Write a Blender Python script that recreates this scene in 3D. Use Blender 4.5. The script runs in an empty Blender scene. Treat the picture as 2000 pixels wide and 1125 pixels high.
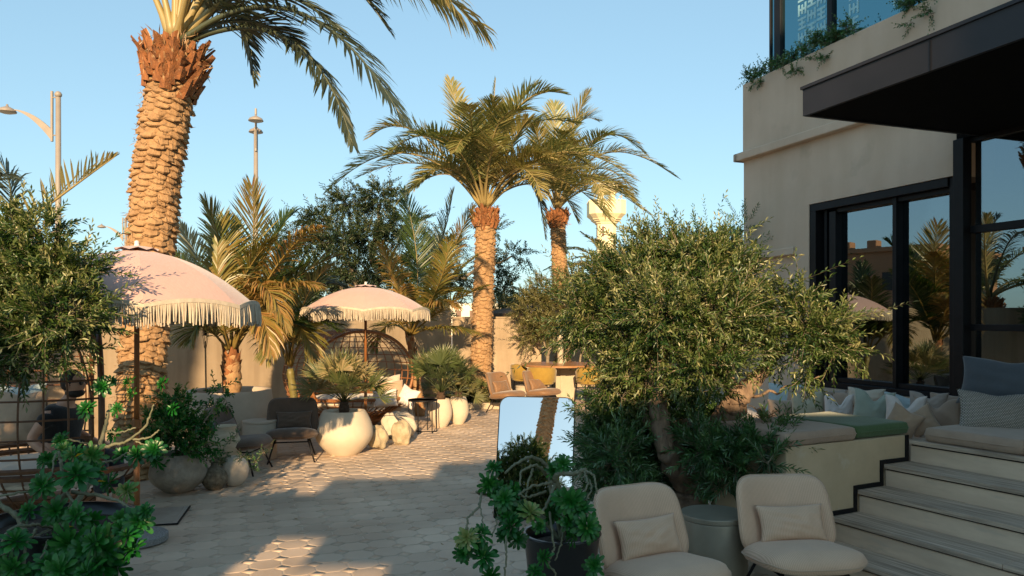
import bpy, math, random
import numpy as np
from mathutils import Vector, Matrix, Euler
R = math.radians
rng = np.random.default_rng(7)
random.seed(7)
scene = bpy.context.scene
COL = scene.collection

# ---------------------------------------------------------------- camera, sky, sun, exposure
F = 1480.0; CX = 1000.0; HOR = 625.0; CAMH = 1.8
cam_d = bpy.data.cameras.new('camera'); cam = bpy.data.objects.new('camera', cam_d); COL.objects.link(cam)
cam.location = (0, 0, CAMH); cam.rotation_euler = (R(90), 0, 0)
cam_d.sensor_width = 36.0; cam_d.lens = F / 2000 * 36.0
cam_d.shift_y = (HOR - 562.5) / 2000.0
cam_d.clip_start = 0.05; cam_d.clip_end = 3000
scene.camera = cam
SUN_EL = 18.0
world = bpy.data.worlds.new('World'); scene.world = world; world.use_nodes = True
wn = world.node_tree.nodes; wl = world.node_tree.links
sky = wn.new('ShaderNodeTexSky'); sky.sky_type = 'NISHITA'; sky.sun_disc = False
sky.sun_elevation = R(SUN_EL); sky.sun_rotation = R(180)      # sun stands behind the camera (-Y)
sky.air_density = 1.0; sky.dust_density = 0.6; sky.ozone_density = 1.0
bg = wn['Background']; bg.inputs['Strength'].default_value = 0.15
mt_ = wn.new('ShaderNodeMix'); mt_.data_type = 'RGBA'; mt_.blend_type = 'MULTIPLY'; mt_.inputs[0].default_value = 1; mt_.inputs[7].default_value = (.64, .865, .96, 1)
gm_ = wn.new('ShaderNodeGamma'); gm_.inputs[1].default_value = .5
wl.new(sky.outputs[0], gm_.inputs[0]); wl.new(gm_.outputs[0], mt_.inputs[6]); wl.new(mt_.outputs[2], bg.inputs[0])
sd = bpy.data.lights.new('sun', 'SUN'); sd.energy = 3.05; sd.angle = R(0.5); sd.color = (1.0, 0.70, 0.40)
sun = bpy.data.objects.new('sun', sd); COL.objects.link(sun)
sun.rotation_euler = Vector((0.0, math.cos(R(SUN_EL)), -math.sin(R(SUN_EL)))).to_track_quat('-Z', 'Y').to_euler()
sun.location = (0, -10, 12)
vs = scene.view_settings; vs.view_transform = 'Standard'; vs.look = 'None'; vs.gamma = 1; vs.use_curve_mapping = False
vs.exposure = 1.52
scene.cycles.max_bounces = 8; scene.cycles.diffuse_bounces = 6; scene.cycles.transparent_max_bounces = 12
scene.cycles.sample_clamp_indirect = 4.0

def P(u, v, Y):
    return np.array(((u - CX) / F * Y, Y, CAMH - (v - HOR) / F * Y))

# ---------------------------------------------------------------- materials
def nodes(name):
    m = bpy.data.materials.new(name); m.use_nodes = True
    nt = m.node_tree; b = nt.nodes['Principled BSDF']
    return m, nt, b
def pmat(name, c1, c2=None, scale=4, rough=0.7, bump=0.0, bscale=60, metal=0.0, stretch=None, detail=6, spots=None, spec=None, turn=0):
    m, nt, b = nodes(name); N = nt.nodes; L = nt.links
    c2 = c2 or tuple(x * 0.75 for x in c1)
    tc = N.new('ShaderNodeTexCoord'); mp = N.new('ShaderNodeMapping'); L.new(tc.outputs['Object'], mp.inputs[0])
    if stretch: mp.inputs['Scale'].default_value = stretch
    if turn:
        m0 = N.new('ShaderNodeMapping'); m0.inputs['Rotation'].default_value = (0, 0, R(turn)); L.new(tc.outputs['Object'], m0.inputs[0]); L.new(m0.outputs[0], mp.inputs[0])
    n = N.new('ShaderNodeTexNoise'); n.inputs['Scale'].default_value = scale; n.inputs['Detail'].default_value = detail
    n.inputs['Roughness'].default_value = 0.62
    L.new(mp.outputs[0], n.inputs['Vector'])
    r = N.new('ShaderNodeValToRGB'); L.new(n.outputs['Fac'], r.inputs[0])
    r.color_ramp.elements[0].position = 0.32; r.color_ramp.elements[1].position = 0.68
    r.color_ramp.elements[0].color = (*c2, 1); r.color_ramp.elements[1].color = (*c1, 1)
    out = r.outputs[0]
    if spots:
        n2 = N.new('ShaderNodeTexNoise'); n2.inputs['Scale'].default_value = spots[1]; n2.inputs['Detail'].default_value = 4
        L.new(mp.outputs[0], n2.inputs['Vector'])
        r2 = N.new('ShaderNodeValToRGB'); L.new(n2.outputs['Fac'], r2.inputs[0])
        r2.color_ramp.elements[0].position = spots[2]; r2.color_ramp.elements[1].position = spots[2] + 0.12
        mx = N.new('ShaderNodeMix'); mx.data_type = 'RGBA'
        L.new(r2.outputs[0], mx.inputs[0]); L.new(out, mx.inputs[6]); mx.inputs[7].default_value = (*spots[0], 1)
        out = mx.outputs[2]
    L.new(out, b.inputs['Base Color'])
    b.inputs['Roughness'].default_value = rough; b.inputs['Metallic'].default_value = metal
    if spec is not None: b.inputs['Specular IOR Level'].default_value = spec
    if bump:
        nb = N.new('ShaderNodeTexNoise'); nb.inputs['Scale'].default_value = bscale; nb.inputs['Detail'].default_value = 5
        L.new(mp.outputs[0], nb.inputs['Vector'])
        bp = N.new('ShaderNodeBump'); bp.inputs['Strength'].default_value = bump; bp.inputs['Distance'].default_value = 0.01
        L.new(nb.outputs['Fac'], bp.inputs['Height']); L.new(bp.outputs[0], b.inputs['Normal'])
    return m
def add_streaks(m, amount=.16, sx=5.0):
    nt = m.node_tree; N = nt.nodes; L = nt.links; b = N['Principled BSDF']; src = b.inputs['Base Color'].links[0].from_socket
    tc = N.new('ShaderNodeTexCoord'); mp = N.new('ShaderNodeMapping'); mp.inputs['Scale'].default_value = (sx, sx, .35); L.new(tc.outputs['Object'], mp.inputs[0])
    n = N.new('ShaderNodeTexNoise'); n.inputs['Scale'].default_value = 1.6; n.inputs['Detail'].default_value = 7; L.new(mp.outputs[0], n.inputs['Vector'])
    r = N.new('ShaderNodeValToRGB'); r.color_ramp.elements[0].position = .38; r.color_ramp.elements[1].position = .62; q = 1 - amount
    r.color_ramp.elements[0].color = (q, q * .985, q * .96, 1); L.new(n.outputs['Fac'], r.inputs[0])
    mx = N.new('ShaderNodeMix'); mx.data_type = 'RGBA'; mx.blend_type = 'MULTIPLY'; mx.inputs[0].default_value = 1
    L.new(src, mx.inputs[6]); L.new(r.outputs[0], mx.inputs[7]); L.new(mx.outputs[2], b.inputs['Base Color'])
def leafmat(name, cols, transl=0.35, rough=0.45, tcol=None, gloss=0.08):
    m = bpy.data.materials.new(name); m.use_nodes = True; nt = m.node_tree; N = nt.nodes; L = nt.links
    N.remove(N['Principled BSDF']); out = N['Material Output']
    at = N.new('ShaderNodeAttribute'); at.attribute_name = 'tint'
    r = N.new('ShaderNodeValToRGB'); L.new(at.outputs['Fac'], r.inputs[0])
    el = r.color_ramp.elements
    while len(el) < len(cols): el.new(0.5)
    for i, c in enumerate(cols):
        el[i].position = i / (len(cols) - 1); el[i].color = (*c, 1)
    d = N.new('ShaderNodeBsdfDiffuse'); t = N.new('ShaderNodeBsdfTranslucent'); g = N.new('ShaderNodeBsdfGlossy')
    g.inputs['Roughness'].default_value = rough; g.inputs['Color'].default_value = (.9, .9, .85, 1)
    L.new(r.outputs[0], d.inputs[0])
    hs = N.new('ShaderNodeHueSaturation'); hs.inputs['Saturation'].default_value = 1.15; hs.inputs['Value'].default_value = 1.3
    L.new(r.outputs[0], hs.inputs['Color']); L.new(hs.outputs[0], t.inputs[0])
    m1 = N.new('ShaderNodeMixShader'); m1.inputs[0].default_value = transl; L.new(d.outputs[0], m1.inputs[1]); L.new(t.outputs[0], m1.inputs[2])
    m2 = N.new('ShaderNodeMixShader'); m2.inputs[0].default_value = gloss; L.new(m1.outputs[0], m2.inputs[1]); L.new(g.outputs[0], m2.inputs[2])
    L.new(m2.outputs[0], out.inputs[0])
    return m
def stripemat(name, c1, c2, scale, axis='X', rough=0.9, bump=0.25, wide=0.5):
    m, nt, b = nodes(name); N = nt.nodes; L = nt.links
    tc = N.new('ShaderNodeTexCoord'); w = N.new('ShaderNodeTexWave'); w.bands_direction = axis
    w.inputs['Scale'].default_value = scale; w.inputs['Distortion'].default_value = 1.2; w.inputs['Detail'].default_value = 3; w.inputs['Detail Scale'].default_value = 6
    L.new(tc.outputs['Object'], w.inputs[0])
    r = N.new('ShaderNodeValToRGB'); r.color_ramp.elements[0].color = (*c2, 1); r.color_ramp.elements[1].color = (*c1, 1)
    r.color_ramp.elements[0].position = wide - .3; r.color_ramp.elements[1].position = wide + .2
    L.new(w.outputs['Color'], r.inputs[0])
    n = N.new('ShaderNodeTexNoise'); n.inputs['Scale'].default_value = 9; n.inputs['Detail'].default_value = 8
    L.new(tc.outputs['Object'], n.inputs['Vector'])
    mx = N.new('ShaderNodeMix'); mx.data_type = 'RGBA'; mx.blend_type = 'MULTIPLY'; mx.inputs[0].default_value = .5
    r2 = N.new('ShaderNodeValToRGB'); r2.color_ramp.elements[0].position = .3; r2.color_ramp.elements[0].color = (.7, .7, .7, 1)
    L.new(n.outputs['Fac'], r2.inputs[0]); L.new(r.outputs[0], mx.inputs[6]); L.new(r2.outputs[0], mx.inputs[7])
    L.new(mx.outputs[2], b.inputs['Base Color']); b.inputs['Roughness'].default_value = rough
    b.inputs['Sheen Weight'].default_value = .2
    n3 = N.new('ShaderNodeTexNoise'); n3.inputs['Scale'].default_value = 300; L.new(tc.outputs['Object'], n3.inputs['Vector'])
    bp = N.new('ShaderNodeBump'); bp.inputs['Strength'].default_value = bump; bp.inputs['Distance'].default_value = .004
    L.new(n3.outputs['Fac'], bp.inputs['Height']); L.new(bp.outputs[0], b.inputs['Normal'])
    return m
def clothmat(name, c, var=.85, rough=.92):
    m = pmat(name, c, tuple(x * var for x in c), scale=7, rough=rough, bump=.35, bscale=35)
    m.node_tree.nodes['Principled BSDF'].inputs['Sheen Weight'].default_value = .25
    return m
def woodmat(name, c1, c2, stretch=(1.2, 18, 18), rough=.75, bump=.5, turn=0):
    m = pmat(name, c1, c2, scale=3.0, rough=rough, bump=bump, bscale=6, stretch=stretch, detail=9, turn=turn)
    return m

M = {}
M['plaster'] = pmat('plaster', (.62, .49, .375), (.55, .425, .32), scale=1.3, rough=.9, bump=.12, bscale=40, spots=((.48, .385, .29), 2.2, .60))
M['wall_plaster'] = pmat('wall_plaster', (.45, .35, .235), (.37, .285, .19), scale=1.1, rough=.95, bump=.2, bscale=45, spots=((.31, .235, .155), 1.7, .62))
M['box_plaster'] = pmat('box_plaster', (.62, .49, .32), (.50, .39, .25), scale=2.6, rough=.85, bump=.15, bscale=30, spots=((.62, .55, .42), 4.5, .60))
add_streaks(M['plaster'], .07, 2.2); add_streaks(M['wall_plaster'], .2, 3.0)
M['ground'] = pmat('ground_sand', (.42, .34, .25), (.36, .29, .21), scale=.8, rough=1, bump=.3, bscale=20)
M['grout'] = pmat('grout', (.62, .52, .41), (.46, .385, .30), scale=1.2, rough=.95, bump=.2, bscale=90)
def pavermat():
    m, nt, b = nodes('paver_concrete'); N = nt.nodes; L = nt.links
    oi = N.new('ShaderNodeObjectInfo'); at = N.new('ShaderNodeAttribute'); at.attribute_name = 'tint'
    ad = N.new('ShaderNodeMath'); ad.operation = 'ADD'; L.new(oi.outputs['Random'], ad.inputs[0]); L.new(at.outputs['Fac'], ad.inputs[1])
    fr = N.new('ShaderNodeMath'); fr.operation = 'FRACT'; L.new(ad.outputs[0], fr.inputs[0])
    r = N.new('ShaderNodeValToRGB'); L.new(fr.outputs[0], r.inputs[0])
    r.color_ramp.elements[0].color = (.54, .42, .31, 1); r.color_ramp.elements[1].color = (.65, .51, .38, 1)
    ge = N.new('ShaderNodeNewGeometry')
    n = N.new('ShaderNodeTexNoise'); n.inputs['Scale'].default_value = 1.1; n.inputs['Detail'].default_value = 9; L.new(ge.outputs['Position'], n.inputs['Vector'])
    r2 = N.new('ShaderNodeValToRGB'); r2.color_ramp.elements[0].position = .35; r2.color_ramp.elements[0].color = (.70, .69, .68, 1); r2.color_ramp.elements[1].position = .62
    L.new(n.outputs['Fac'], r2.inputs[0])
    mx = N.new('ShaderNodeMix'); mx.data_type = 'RGBA'; mx.blend_type = 'MULTIPLY'; mx.inputs[0].default_value = 1
    L.new(r.outputs[0], mx.inputs[6]); L.new(r2.outputs[0], mx.inputs[7]); L.new(mx.outputs[2], b.inputs['Base Color'])
    rr = N.new('ShaderNodeMapRange'); rr.inputs[3].default_value = .42; rr.inputs[4].default_value = .75
    L.new(n.outputs['Fac'], rr.inputs[0]); L.new(rr.outputs[0], b.inputs['Roughness'])
    nb = N.new('ShaderNodeTexNoise'); nb.inputs['Scale'].default_value = 120; nb.inputs['Detail'].default_value = 4; L.new(ge.outputs['Position'], nb.inputs['Vector'])
    bp = N.new('ShaderNodeBump'); bp.inputs['Strength'].default_value = .25; bp.inputs['Distance'].default_value = .004
    L.new(nb.outputs['Fac'], bp.inputs['Height']); L.new(bp.outputs[0], b.inputs['Normal'])
    return m
M['paver'] = pavermat()
M['black'] = pmat('black_metal', (.012, .012, .014), (.008, .008, .009), rough=.45, metal=.0, scale=8, spec=.2)
M['canopy'] = pmat('canopy_metal', (.028, .026, .03), (.018, .017, .019), rough=.5, scale=2, metal=.2)
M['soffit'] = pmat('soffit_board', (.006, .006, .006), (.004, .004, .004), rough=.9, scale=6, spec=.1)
M['bark_palm'] = pmat('palm_bark', (.44, .27, .13), (.27, .155, .07), scale=9, rough=.95, bump=1.0, bscale=45, spots=((.14, .085, .05), 22, .62))
M['bark_core'] = pmat('palm_core', (.10, .06, .035), (.06, .035, .02), scale=12, rough=1, bump=.8)
M['boot'] = pmat('palm_boot', (.36, .135, .04), (.15, .06, .025), scale=8, rough=.85, bump=.8, bscale=30, stretch=(3, 3, .7), spots=((.45, .30, .15), 11, .60))
M['petiole'] = pmat('petiole', (.36, .33, .07), (.28, .22, .05), scale=6, rough=.5)
M['green_stem'] = pmat('green_stem', (.20, .17, .05), (.13, .11, .03), scale=6, rough=.5)
M['palm_leaf'] = leafmat('palm_leaf', [(.05, .08, .02), (.13, .165, .045), (.27, .25, .08), (.46, .36, .15)], transl=.32, gloss=.05)
M['palm_dark_shaded'] = leafmat('palm_leaf_dark_shaded', [(.02, .035, .018), (.045, .06, .03), (.07, .085, .04)], transl=.15, gloss=.1)  # shaded date-palm fronds painted as a darker leaf colour
M['coco_leaf'] = leafmat('coconut_leaf', [(.025, .06, .012), (.10, .14, .028), (.26, .21, .05), (.42, .22, .07)], transl=.3, gloss=.06)
M['fan_leaf'] = leafmat('fan_leaf', [(.03, .06, .015), (.10, .13, .04), (.24, .21, .08), (.45, .34, .18)], transl=.25, gloss=.08)
M['olive_leaf'] = leafmat('olive_leaf', [(.010, .04, .007), (.045, .095, .016), (.14, .18, .05), (.36, .34, .15)], transl=.28, rough=.4, gloss=.06)
M['shrub_leaf'] = leafmat('shrub_leaf', [(.02, .085, .022), (.05, .15, .035), (.12, .21, .05)], transl=.2, gloss=.09)
M['tree_leaf'] = leafmat('tree_leaf', [(.015, .035, .014), (.04, .065, .022), (.09, .11, .035)], transl=.2, gloss=.05)
M['acacia_leaf'] = leafmat('acacia_leaf', [(.07, .09, .025), (.16, .16, .05), (.28, .23, .09)], transl=.3, gloss=.05)
M['rosette_leaf'] = leafmat('rosette_leaf', [(.005, .055, .008), (.010, .11, .014), (.045, .19, .03), (.24, .26, .08)], transl=.12, rough=.35, gloss=.035)
M['yellow_leaf'] = leafmat('yellow_leaf', [(.55, .30, .02), (.65, .38, .03)], transl=.3)
M['dry_leaf'] = leafmat('dry_leaf', [(.30, .18, .08), (.45, .28, .13)], transl=.2)
M['branch'] = pmat('branch_bark', (.27, .22, .15), (.16, .13, .085), scale=14, rough=.85, bump=.6, bscale=50)
M['green_branch'] = pmat('succulent_stem', (.20, .19, .12), (.12, .13, .07), scale=16, rough=.7, bump=.5, bscale=60)
M['olive_bark'] = pmat('olive_bark', (.30, .21, .14), (.13, .09, .065), scale=7, rough=.95, bump=1.0, bscale=22, stretch=(2.5, 2.5, .8))
M['canvas'] = clothmat('pink_canvas', (.60, .38, .32), .93)
M['fringe'] = pmat('fringe_yarn', (.58, .50, .39), (.44, .38, .29), scale=20, rough=.95)
M['pole_wood'] = pmat('pole_wood', (.33, .13, .035), (.22, .08, .02), scale=5, rough=.45, stretch=(12, 12, 1), bump=.1)
M['white_plastic'] = pmat('white_plastic', (.75, .73, .68), rough=.5)
M['rattan_shaded'] = pmat('rattan_shaded', (.17, .075, .03), (.10, .045, .02), scale=25, rough=.5, bump=.3, bscale=60)  # darker copy of rattan, shade of the left pod put into the colour
M['rattan'] = pmat('rattan', (.36, .15, .05), (.22, .085, .03), scale=25, rough=.5, bump=.3, bscale=60)
M['concrete_pot'] = pmat('concrete_pot', (.60, .52, .40), (.52, .44, .33), scale=3, rough=.85, bump=.15, bscale=60, spots=((.45, .38, .28), 5, .66))
M['grey_pot'] = pmat('grey_pot', (.50, .42, .33), (.42, .35, .27), scale=3, rough=.9, bump=.2, bscale=50)
M['stone_pot'] = pmat('stone_pot', (.42, .35, .27), (.26, .22, .17), scale=9, rough=.95, bump=.9, bscale=32)
M['clay'] = pmat('clay_jar', (.60, .50, .36), (.42, .34, .23), scale=5, rough=.9, bump=.5, bscale=30, stretch=(1, 1, 5))
M['whiteclay'] = pmat('white_clay', (.66, .57, .46), (.5, .43, .34), scale=4, rough=.9, bump=.4, bscale=40)
M['brownclay'] = pmat('pitted_clay', (.26, .21, .14), (.09, .07, .045), scale=26, rough=.9, bump=1.0, bscale=40)
M['blackpot'] = pmat('black_glaze', (.008, .008, .009), (.005, .005, .006), rough=.28)
M['soil'] = pmat('soil', (.05, .035, .025), (.025, .018, .013), scale=30, rough=1, bump=1, bscale=40)
M['rock'] = pmat('rock', (.50, .42, .28), (.30, .24, .15), scale=9, rough=.95, bump=1.0, bscale=24)
M['chair_fab'] = stripemat('striped_beige_fabric', (.78, .54, .37), (.64, .43, .285), 32, 'X')
M['piping'] = clothmat('piping_cord', (.52, .36, .24), .9)
M['chair_dark'] = clothmat('dark_brown_fabric', (.11, .07, .045), .7)
M['chair_tan'] = clothmat('tan_leather', (.23, .12, .05), .85, .6)
M['table_grey'] = pmat('greygreen_metal', (.27, .25, .195), (.23, .21, .16), scale=6, rough=.42, metal=.25)
M['cream'] = pmat('cream_plaster', (.46, .39, .28), (.40, .34, .24), scale=4, rough=.8)
M['mustard'] = clothmat('mustard_velvet', (.32, .20, .03), .8)
M['wood_top'] = woodmat('varnished_wood', (.40, .20, .08), (.28, .13, .05), (1, 14, 14), rough=.35, bump=.1)
M['deck'] = woodmat('weathered_deck', (.68, .54, .41), (.24, .18, .13), (15, .55, 15), rough=.9, bump=.7, turn=-27.2)
M['riser'] = pmat('pale_riser', (.76, .60, .44), (.60, .46, .33), scale=2.2, rough=.85, bump=.2, bscale=20, turn=-27.2, stretch=(4, .8, 4), detail=9, spots=((.60, .48, .36), 5, .60))
M['cush_taupe'] = clothmat('taupe_outdoor_fabric', (.42, .30, .215), .85)
M['cush_green'] = clothmat('green_fabric', (.075, .14, .05), .85)
M['cush_ltaupe'] = clothmat('light_taupe_fabric', (.42, .34, .28), .88)
M['cush_sage'] = clothmat('sage_beige_fabric', (.50, .46, .32), .88)
M['cush_white'] = clothmat('white_fabric', (.78, .70, .64), .93)
M['cush_mint'] = clothmat('mint_fabric', (.42, .48, .39), .9)
M['cush_blue'] = clothmat('pale_blue_fabric', (.40, .50, .52), .92)
M['cush_slate'] = clothmat('slate_blue_fabric', (.08, .095, .11), .85)
M['cush_tan'] = clothmat('tan_fabric', (.48, .34, .23), .88)
M['cush_cream'] = clothmat('cream_fabric', (.60, .52, .41), .93)
M['skin'] = pmat('skin', (.60, .35, .24), (.54, .30, .20), scale=12, rough=.5)
M['tee'] = clothmat('black_cotton', (.012, .012, .013), .8)
M['jeans'] = clothmat('dark_trousers', (.03, .035, .045), .8)
M['hair'] = pmat('hair', (.03, .018, .01), (.015, .01, .006), scale=60, rough=.6, bump=.6, bscale=150)
M['lamp_metal'] = pmat('lamp_paint', (.30, .26, .21), (.26, .22, .18), scale=3, rough=.5)
M['lamp_glass'] = pmat('lamp_lens', (.5, .48, .42), rough=.3)
M['minaret'] = pmat('minaret_plaster', (.80, .68, .42), (.74, .62, .38), scale=.3, rough=.9)
M['minaret_dark'] = pmat('minaret_window', (.18, .10, .06), rough=.6)
M['white_far'] = pmat('far_white_plaster', (.78, .72, .58), (.7, .64, .5), scale=.2, rough=.9)
M['brown_villa'] = pmat('villa_plaster', (.36, .19, .10), (.30, .16, .085), scale=.4, rough=.9)
M['shade_blocker'] = pmat('shade_blocker_plaster', (.55, .48, .38), (.5, .43, .34), scale=.8, rough=.9)
M['drain'] = pmat('drain_steel', (.42, .36, .30), (.34, .29, .24), scale=7, rough=.6, metal=.0, bump=.3)
M['umb_base'] = pmat('terrazzo_base', (.33, .33, .32), (.14, .14, .14), scale=90, rough=.8)
M['bamboo'] = pmat('bamboo', (.34, .21, .10), (.24, .14, .07), scale=20, rough=.6)
M['room_dark'] = pmat('room_finish', (.05, .045, .04), (.035, .03, .028), scale=2, rough=.8)
M['room_wood'] = woodmat('room_wood', (.30, .15, .06), (.20, .09, .035), (1, 10, 10), rough=.5)
M['frit'] = pmat('frit_print', (.34, .62, .70), (.33, .60, .68), rough=.5)
def glassmat(name, tint, refl, trans):
    m = bpy.data.materials.new(name); m.use_nodes = True; nt = m.node_tree; N = nt.nodes; L = nt.links
    N.remove(N['Principled BSDF']); out = N['Material Output']
    g = N.new('ShaderNodeBsdfGlossy'); g.inputs['Roughness'].default_value = .0; g.inputs['Color'].default_value = (*tint, 1)
    t = N.new('ShaderNodeBsdfTransparent'); t.inputs['Color'].default_value = (*trans, 1)
    fr = N.new('ShaderNodeFresnel'); fr.inputs['IOR'].default_value = 1.5
    ad = N.new('ShaderNodeMath'); ad.operation = 'ADD'; ad.use_clamp = True; ad.inputs[1].default_value = refl; L.new(fr.outputs[0], ad.inputs[0])
    mx = N.new('ShaderNodeMixShader'); L.new(ad.outputs[0], mx.inputs[0]); L.new(t.outputs[0], mx.inputs[1]); L.new(g.outputs[0], mx.inputs[2])
    L.new(mx.outputs[0], out.inputs[0]); return m
M['glass'] = glassmat('tinted_glass', (.60, .72, .80), .32, (.35, .35, .33))
M['glass_teal'] = glassmat('teal_glass', (.30, .62, .72), .42, (.03, .10, .13))
def mirrormat():
    m, nt, b = nodes('mirror'); b.inputs['Metallic'].default_value = 1; b.inputs['Roughness'].default_value = 0.0
    b.inputs['Base Color'].default_value = (.80, .80, .80, 1); return m
M['mirror'] = mirrormat()
def weavemat():
    m, nt, b = nodes('woven_pattern'); N = nt.nodes; L = nt.links
    tc = N.new('ShaderNodeTexCoord'); mp = N.new('ShaderNodeMapping'); L.new(tc.outputs['Object'], mp.inputs[0])
    mp.inputs['Rotation'].default_value = (R(90), 0, 0)
    br = N.new('ShaderNodeTexBrick'); L.new(mp.outputs[0], br.inputs[0])
    br.inputs['Scale'].default_value = 26; br.inputs['Mortar Size'].default_value = .05; br.inputs['Row Height'].default_value = .28; br.inputs['Brick Width'].default_value = .42
    br.inputs['Color1'].default_value = (.52, .48, .42, 1); br.inputs['Color2'].default_value = (.46, .43, .37, 1); br.inputs['Mortar'].default_value = (.07, .065, .06, 1)
    L.new(br.outputs['Color'], b.inputs['Base Color']); b.inputs['Roughness'].default_value = .95
    bp = N.new('ShaderNodeBump'); bp.inputs['Strength'].default_value = .5; bp.inputs['Distance'].default_value = .006; bp.invert = True
    L.new(br.outputs['Fac'], bp.inputs['Height']); L.new(bp.outputs[0], b.inputs['Normal'])
    return m
M['weave'] = weavemat()

# ---------------------------------------------------------------- object helpers
def link_mesh(name, me, parent=None, loc=(0, 0, 0), kind=None):
    o = bpy.data.objects.new(name, me); COL.objects.link(o); o.location = loc
    if parent: o.parent = parent
    if kind: o['kind'] = kind
    return o
def tag(o, label, cat, group=None):
    o['label'] = label; o['category'] = cat
    if group: o['group'] = group
    return o
def thing(name, loc, label, cat, group=None, rz=0):
    o = bpy.data.objects.new(name, None); COL.objects.link(o); o.location = tuple(float(x) for x in loc); o.rotation_euler.z = rz
    o.empty_display_size = .1
    return tag(o, label, cat, group)
def copy_tree(o, loc, rz, label):
    c = o.copy(); COL.objects.link(c); c.location = tuple(float(x) for x in loc); c.rotation_euler.z = rz; c['label'] = label
    for ch in o.children:
        k = ch.copy(); COL.objects.link(k); k.parent = c
        for g in ch.children:
            q = g.copy(); COL.objects.link(q); q.parent = k
    return c
class MB:
    def __init__(s): s.V = []; s.Fc = []; s.n = 0
    def add(s, V, Fc):
        V = np.asarray(V, float).reshape(-1, 3); s.V.append(V)
        s.Fc += [tuple(int(i) + s.n for i in f) for f in Fc]; s.n += len(V); return s
    def box(s, a, b, frame=None):
        (x0, y0, z0), (x1, y1, z1) = a, b
        V = np.array([(x, y, z) for z in (z0, z1) for y in (y0, y1) for x in (x0, x1)], float)
        if frame is not None: V = frame(V)
        return s.add(V, [(0, 2, 3, 1), (4, 5, 7, 6), (0, 1, 5, 4), (2, 6, 7, 3), (0, 4, 6, 2), (1, 3, 7, 5)])
    def rbox(s, c, d, bev=.01, rz=0, tilt=None):   # bevelled box about centre c, size d
        hx, hy, hz = d[0] / 2, d[1] / 2, d[2] / 2; bv = min(bev, hx * .9, hy * .9, hz * .9)
        V = []; 
        for z, k in ((-hz, 1), (-hz + bv, 0), (hz - bv, 0), (hz, 1)):
            x = hx - bv * k; y = hy - bv * k; q = bv
            V += [(-x + q, -y, z), (x - q, -y, z), (x, -y + q, z), (x, y - q, z), (x - q, y, z), (-x + q, y, z), (-x, y - q, z), (-x, -y + q, z)]
        V = np.array(V); m = Euler((tilt or 0, 0, rz)).to_matrix()
        V = V @ np.array(m).T + np.array(c)
        Fc = [tuple(range(7, -1, -1)), tuple(range(24, 32))]
        for r in range(3):
            for i in range(8): Fc.append((r * 8 + i, r * 8 + (i + 1) % 8, r * 8 + 8 + (i + 1) % 8, r * 8 + 8 + i))
        return s.add(V, Fc)
    def tube(s, pts, rad, n=6, caps=True, closed=False):
        pts = np.asarray(pts, float); k = len(pts); rad = np.broadcast_to(np.asarray(rad, float), (k,))
        T = np.gradient(pts, axis=0)
        if closed: T = np.roll(pts, -1, 0) - np.roll(pts, 1, 0)
        T /= np.linalg.norm(T, axis=1)[:, None] + 1e-12
        up = np.array((0, 0, 1.)) if abs(T[0][2]) < .9 else np.array((1., 0, 0))
        V = []; U = up - T[0] * (up @ T[0]); U /= np.linalg.norm(U)
        a = np.arange(n) / n * 2 * math.pi
        for i in range(k):
            U = U - T[i] * (U @ T[i]); U /= np.linalg.norm(U) + 1e-12
            W = np.cross(T[i], U)
            V.append(pts[i] + rad[i] * (np.cos(a)[:, None] * U + np.sin(a)[:, None] * W))
        Fc = []
        for i in range(k if closed else k - 1):
            j = (i + 1) % k
            for q in range(n): Fc.append((i * n + q, i * n + (q + 1) % n, j * n + (q + 1) % n, j * n + q))
        if caps and not closed: Fc += [tuple(range(n - 1, -1, -1)), tuple((k - 1) * n + q for q in range(n))]
        return s.add(np.concatenate(V), Fc)
    def lathe(s, prof, n=40, c=(0, 0, 0), wob=0, cap=True):
        a = np.arange(n) / n * 2 * math.pi; V = []
        ph = rng.uniform(0, 6, 3)
        w = 1 + wob * (np.sin(2 * a + ph[0]) + .6 * np.sin(3 * a + ph[1]) + .4 * np.sin(5 * a + ph[2]))
        for r, z in prof: V.append(np.stack([np.cos(a) * r * w, np.sin(a) * r * w, np.full(n, z)], 1))
        Fc = []
        for i in range(len(prof) - 1):
            for q in range(n): Fc.append((i * n + q, i * n + (q + 1) % n, (i + 1) * n + (q + 1) % n, (i + 1) * n + q))
        if cap: Fc += [tuple(range(n - 1, -1, -1)), tuple((len(prof) - 1) * n + q for q in range(n))]
        return s.add(np.concatenate(V) + np.array(c), Fc)
    def build(s, name, mat, parent=None, smooth=False, kind=None, local=False, bevel=0):
        V = np.concatenate(s.V) if s.V else np.zeros((0, 3))
        if parent is not None and not local:
            p = parent; off = np.zeros(3)
            while p is not None: off += np.array(p.location); p = p.parent
            V = V - off
        me = bpy.data.meshes.new(name); me.from_pydata(V.tolist(), [], s.Fc); me.materials.append(mat)
        if smooth: me.shade_smooth()
        me.update()
        o = link_mesh(name, me, parent, kind=kind)
        if bevel:
            bm = o.modifiers.new('bevel', 'BEVEL'); bm.width = bevel; bm.segments = 2; bm.limit_method = 'ANGLE'
        return o
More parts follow.
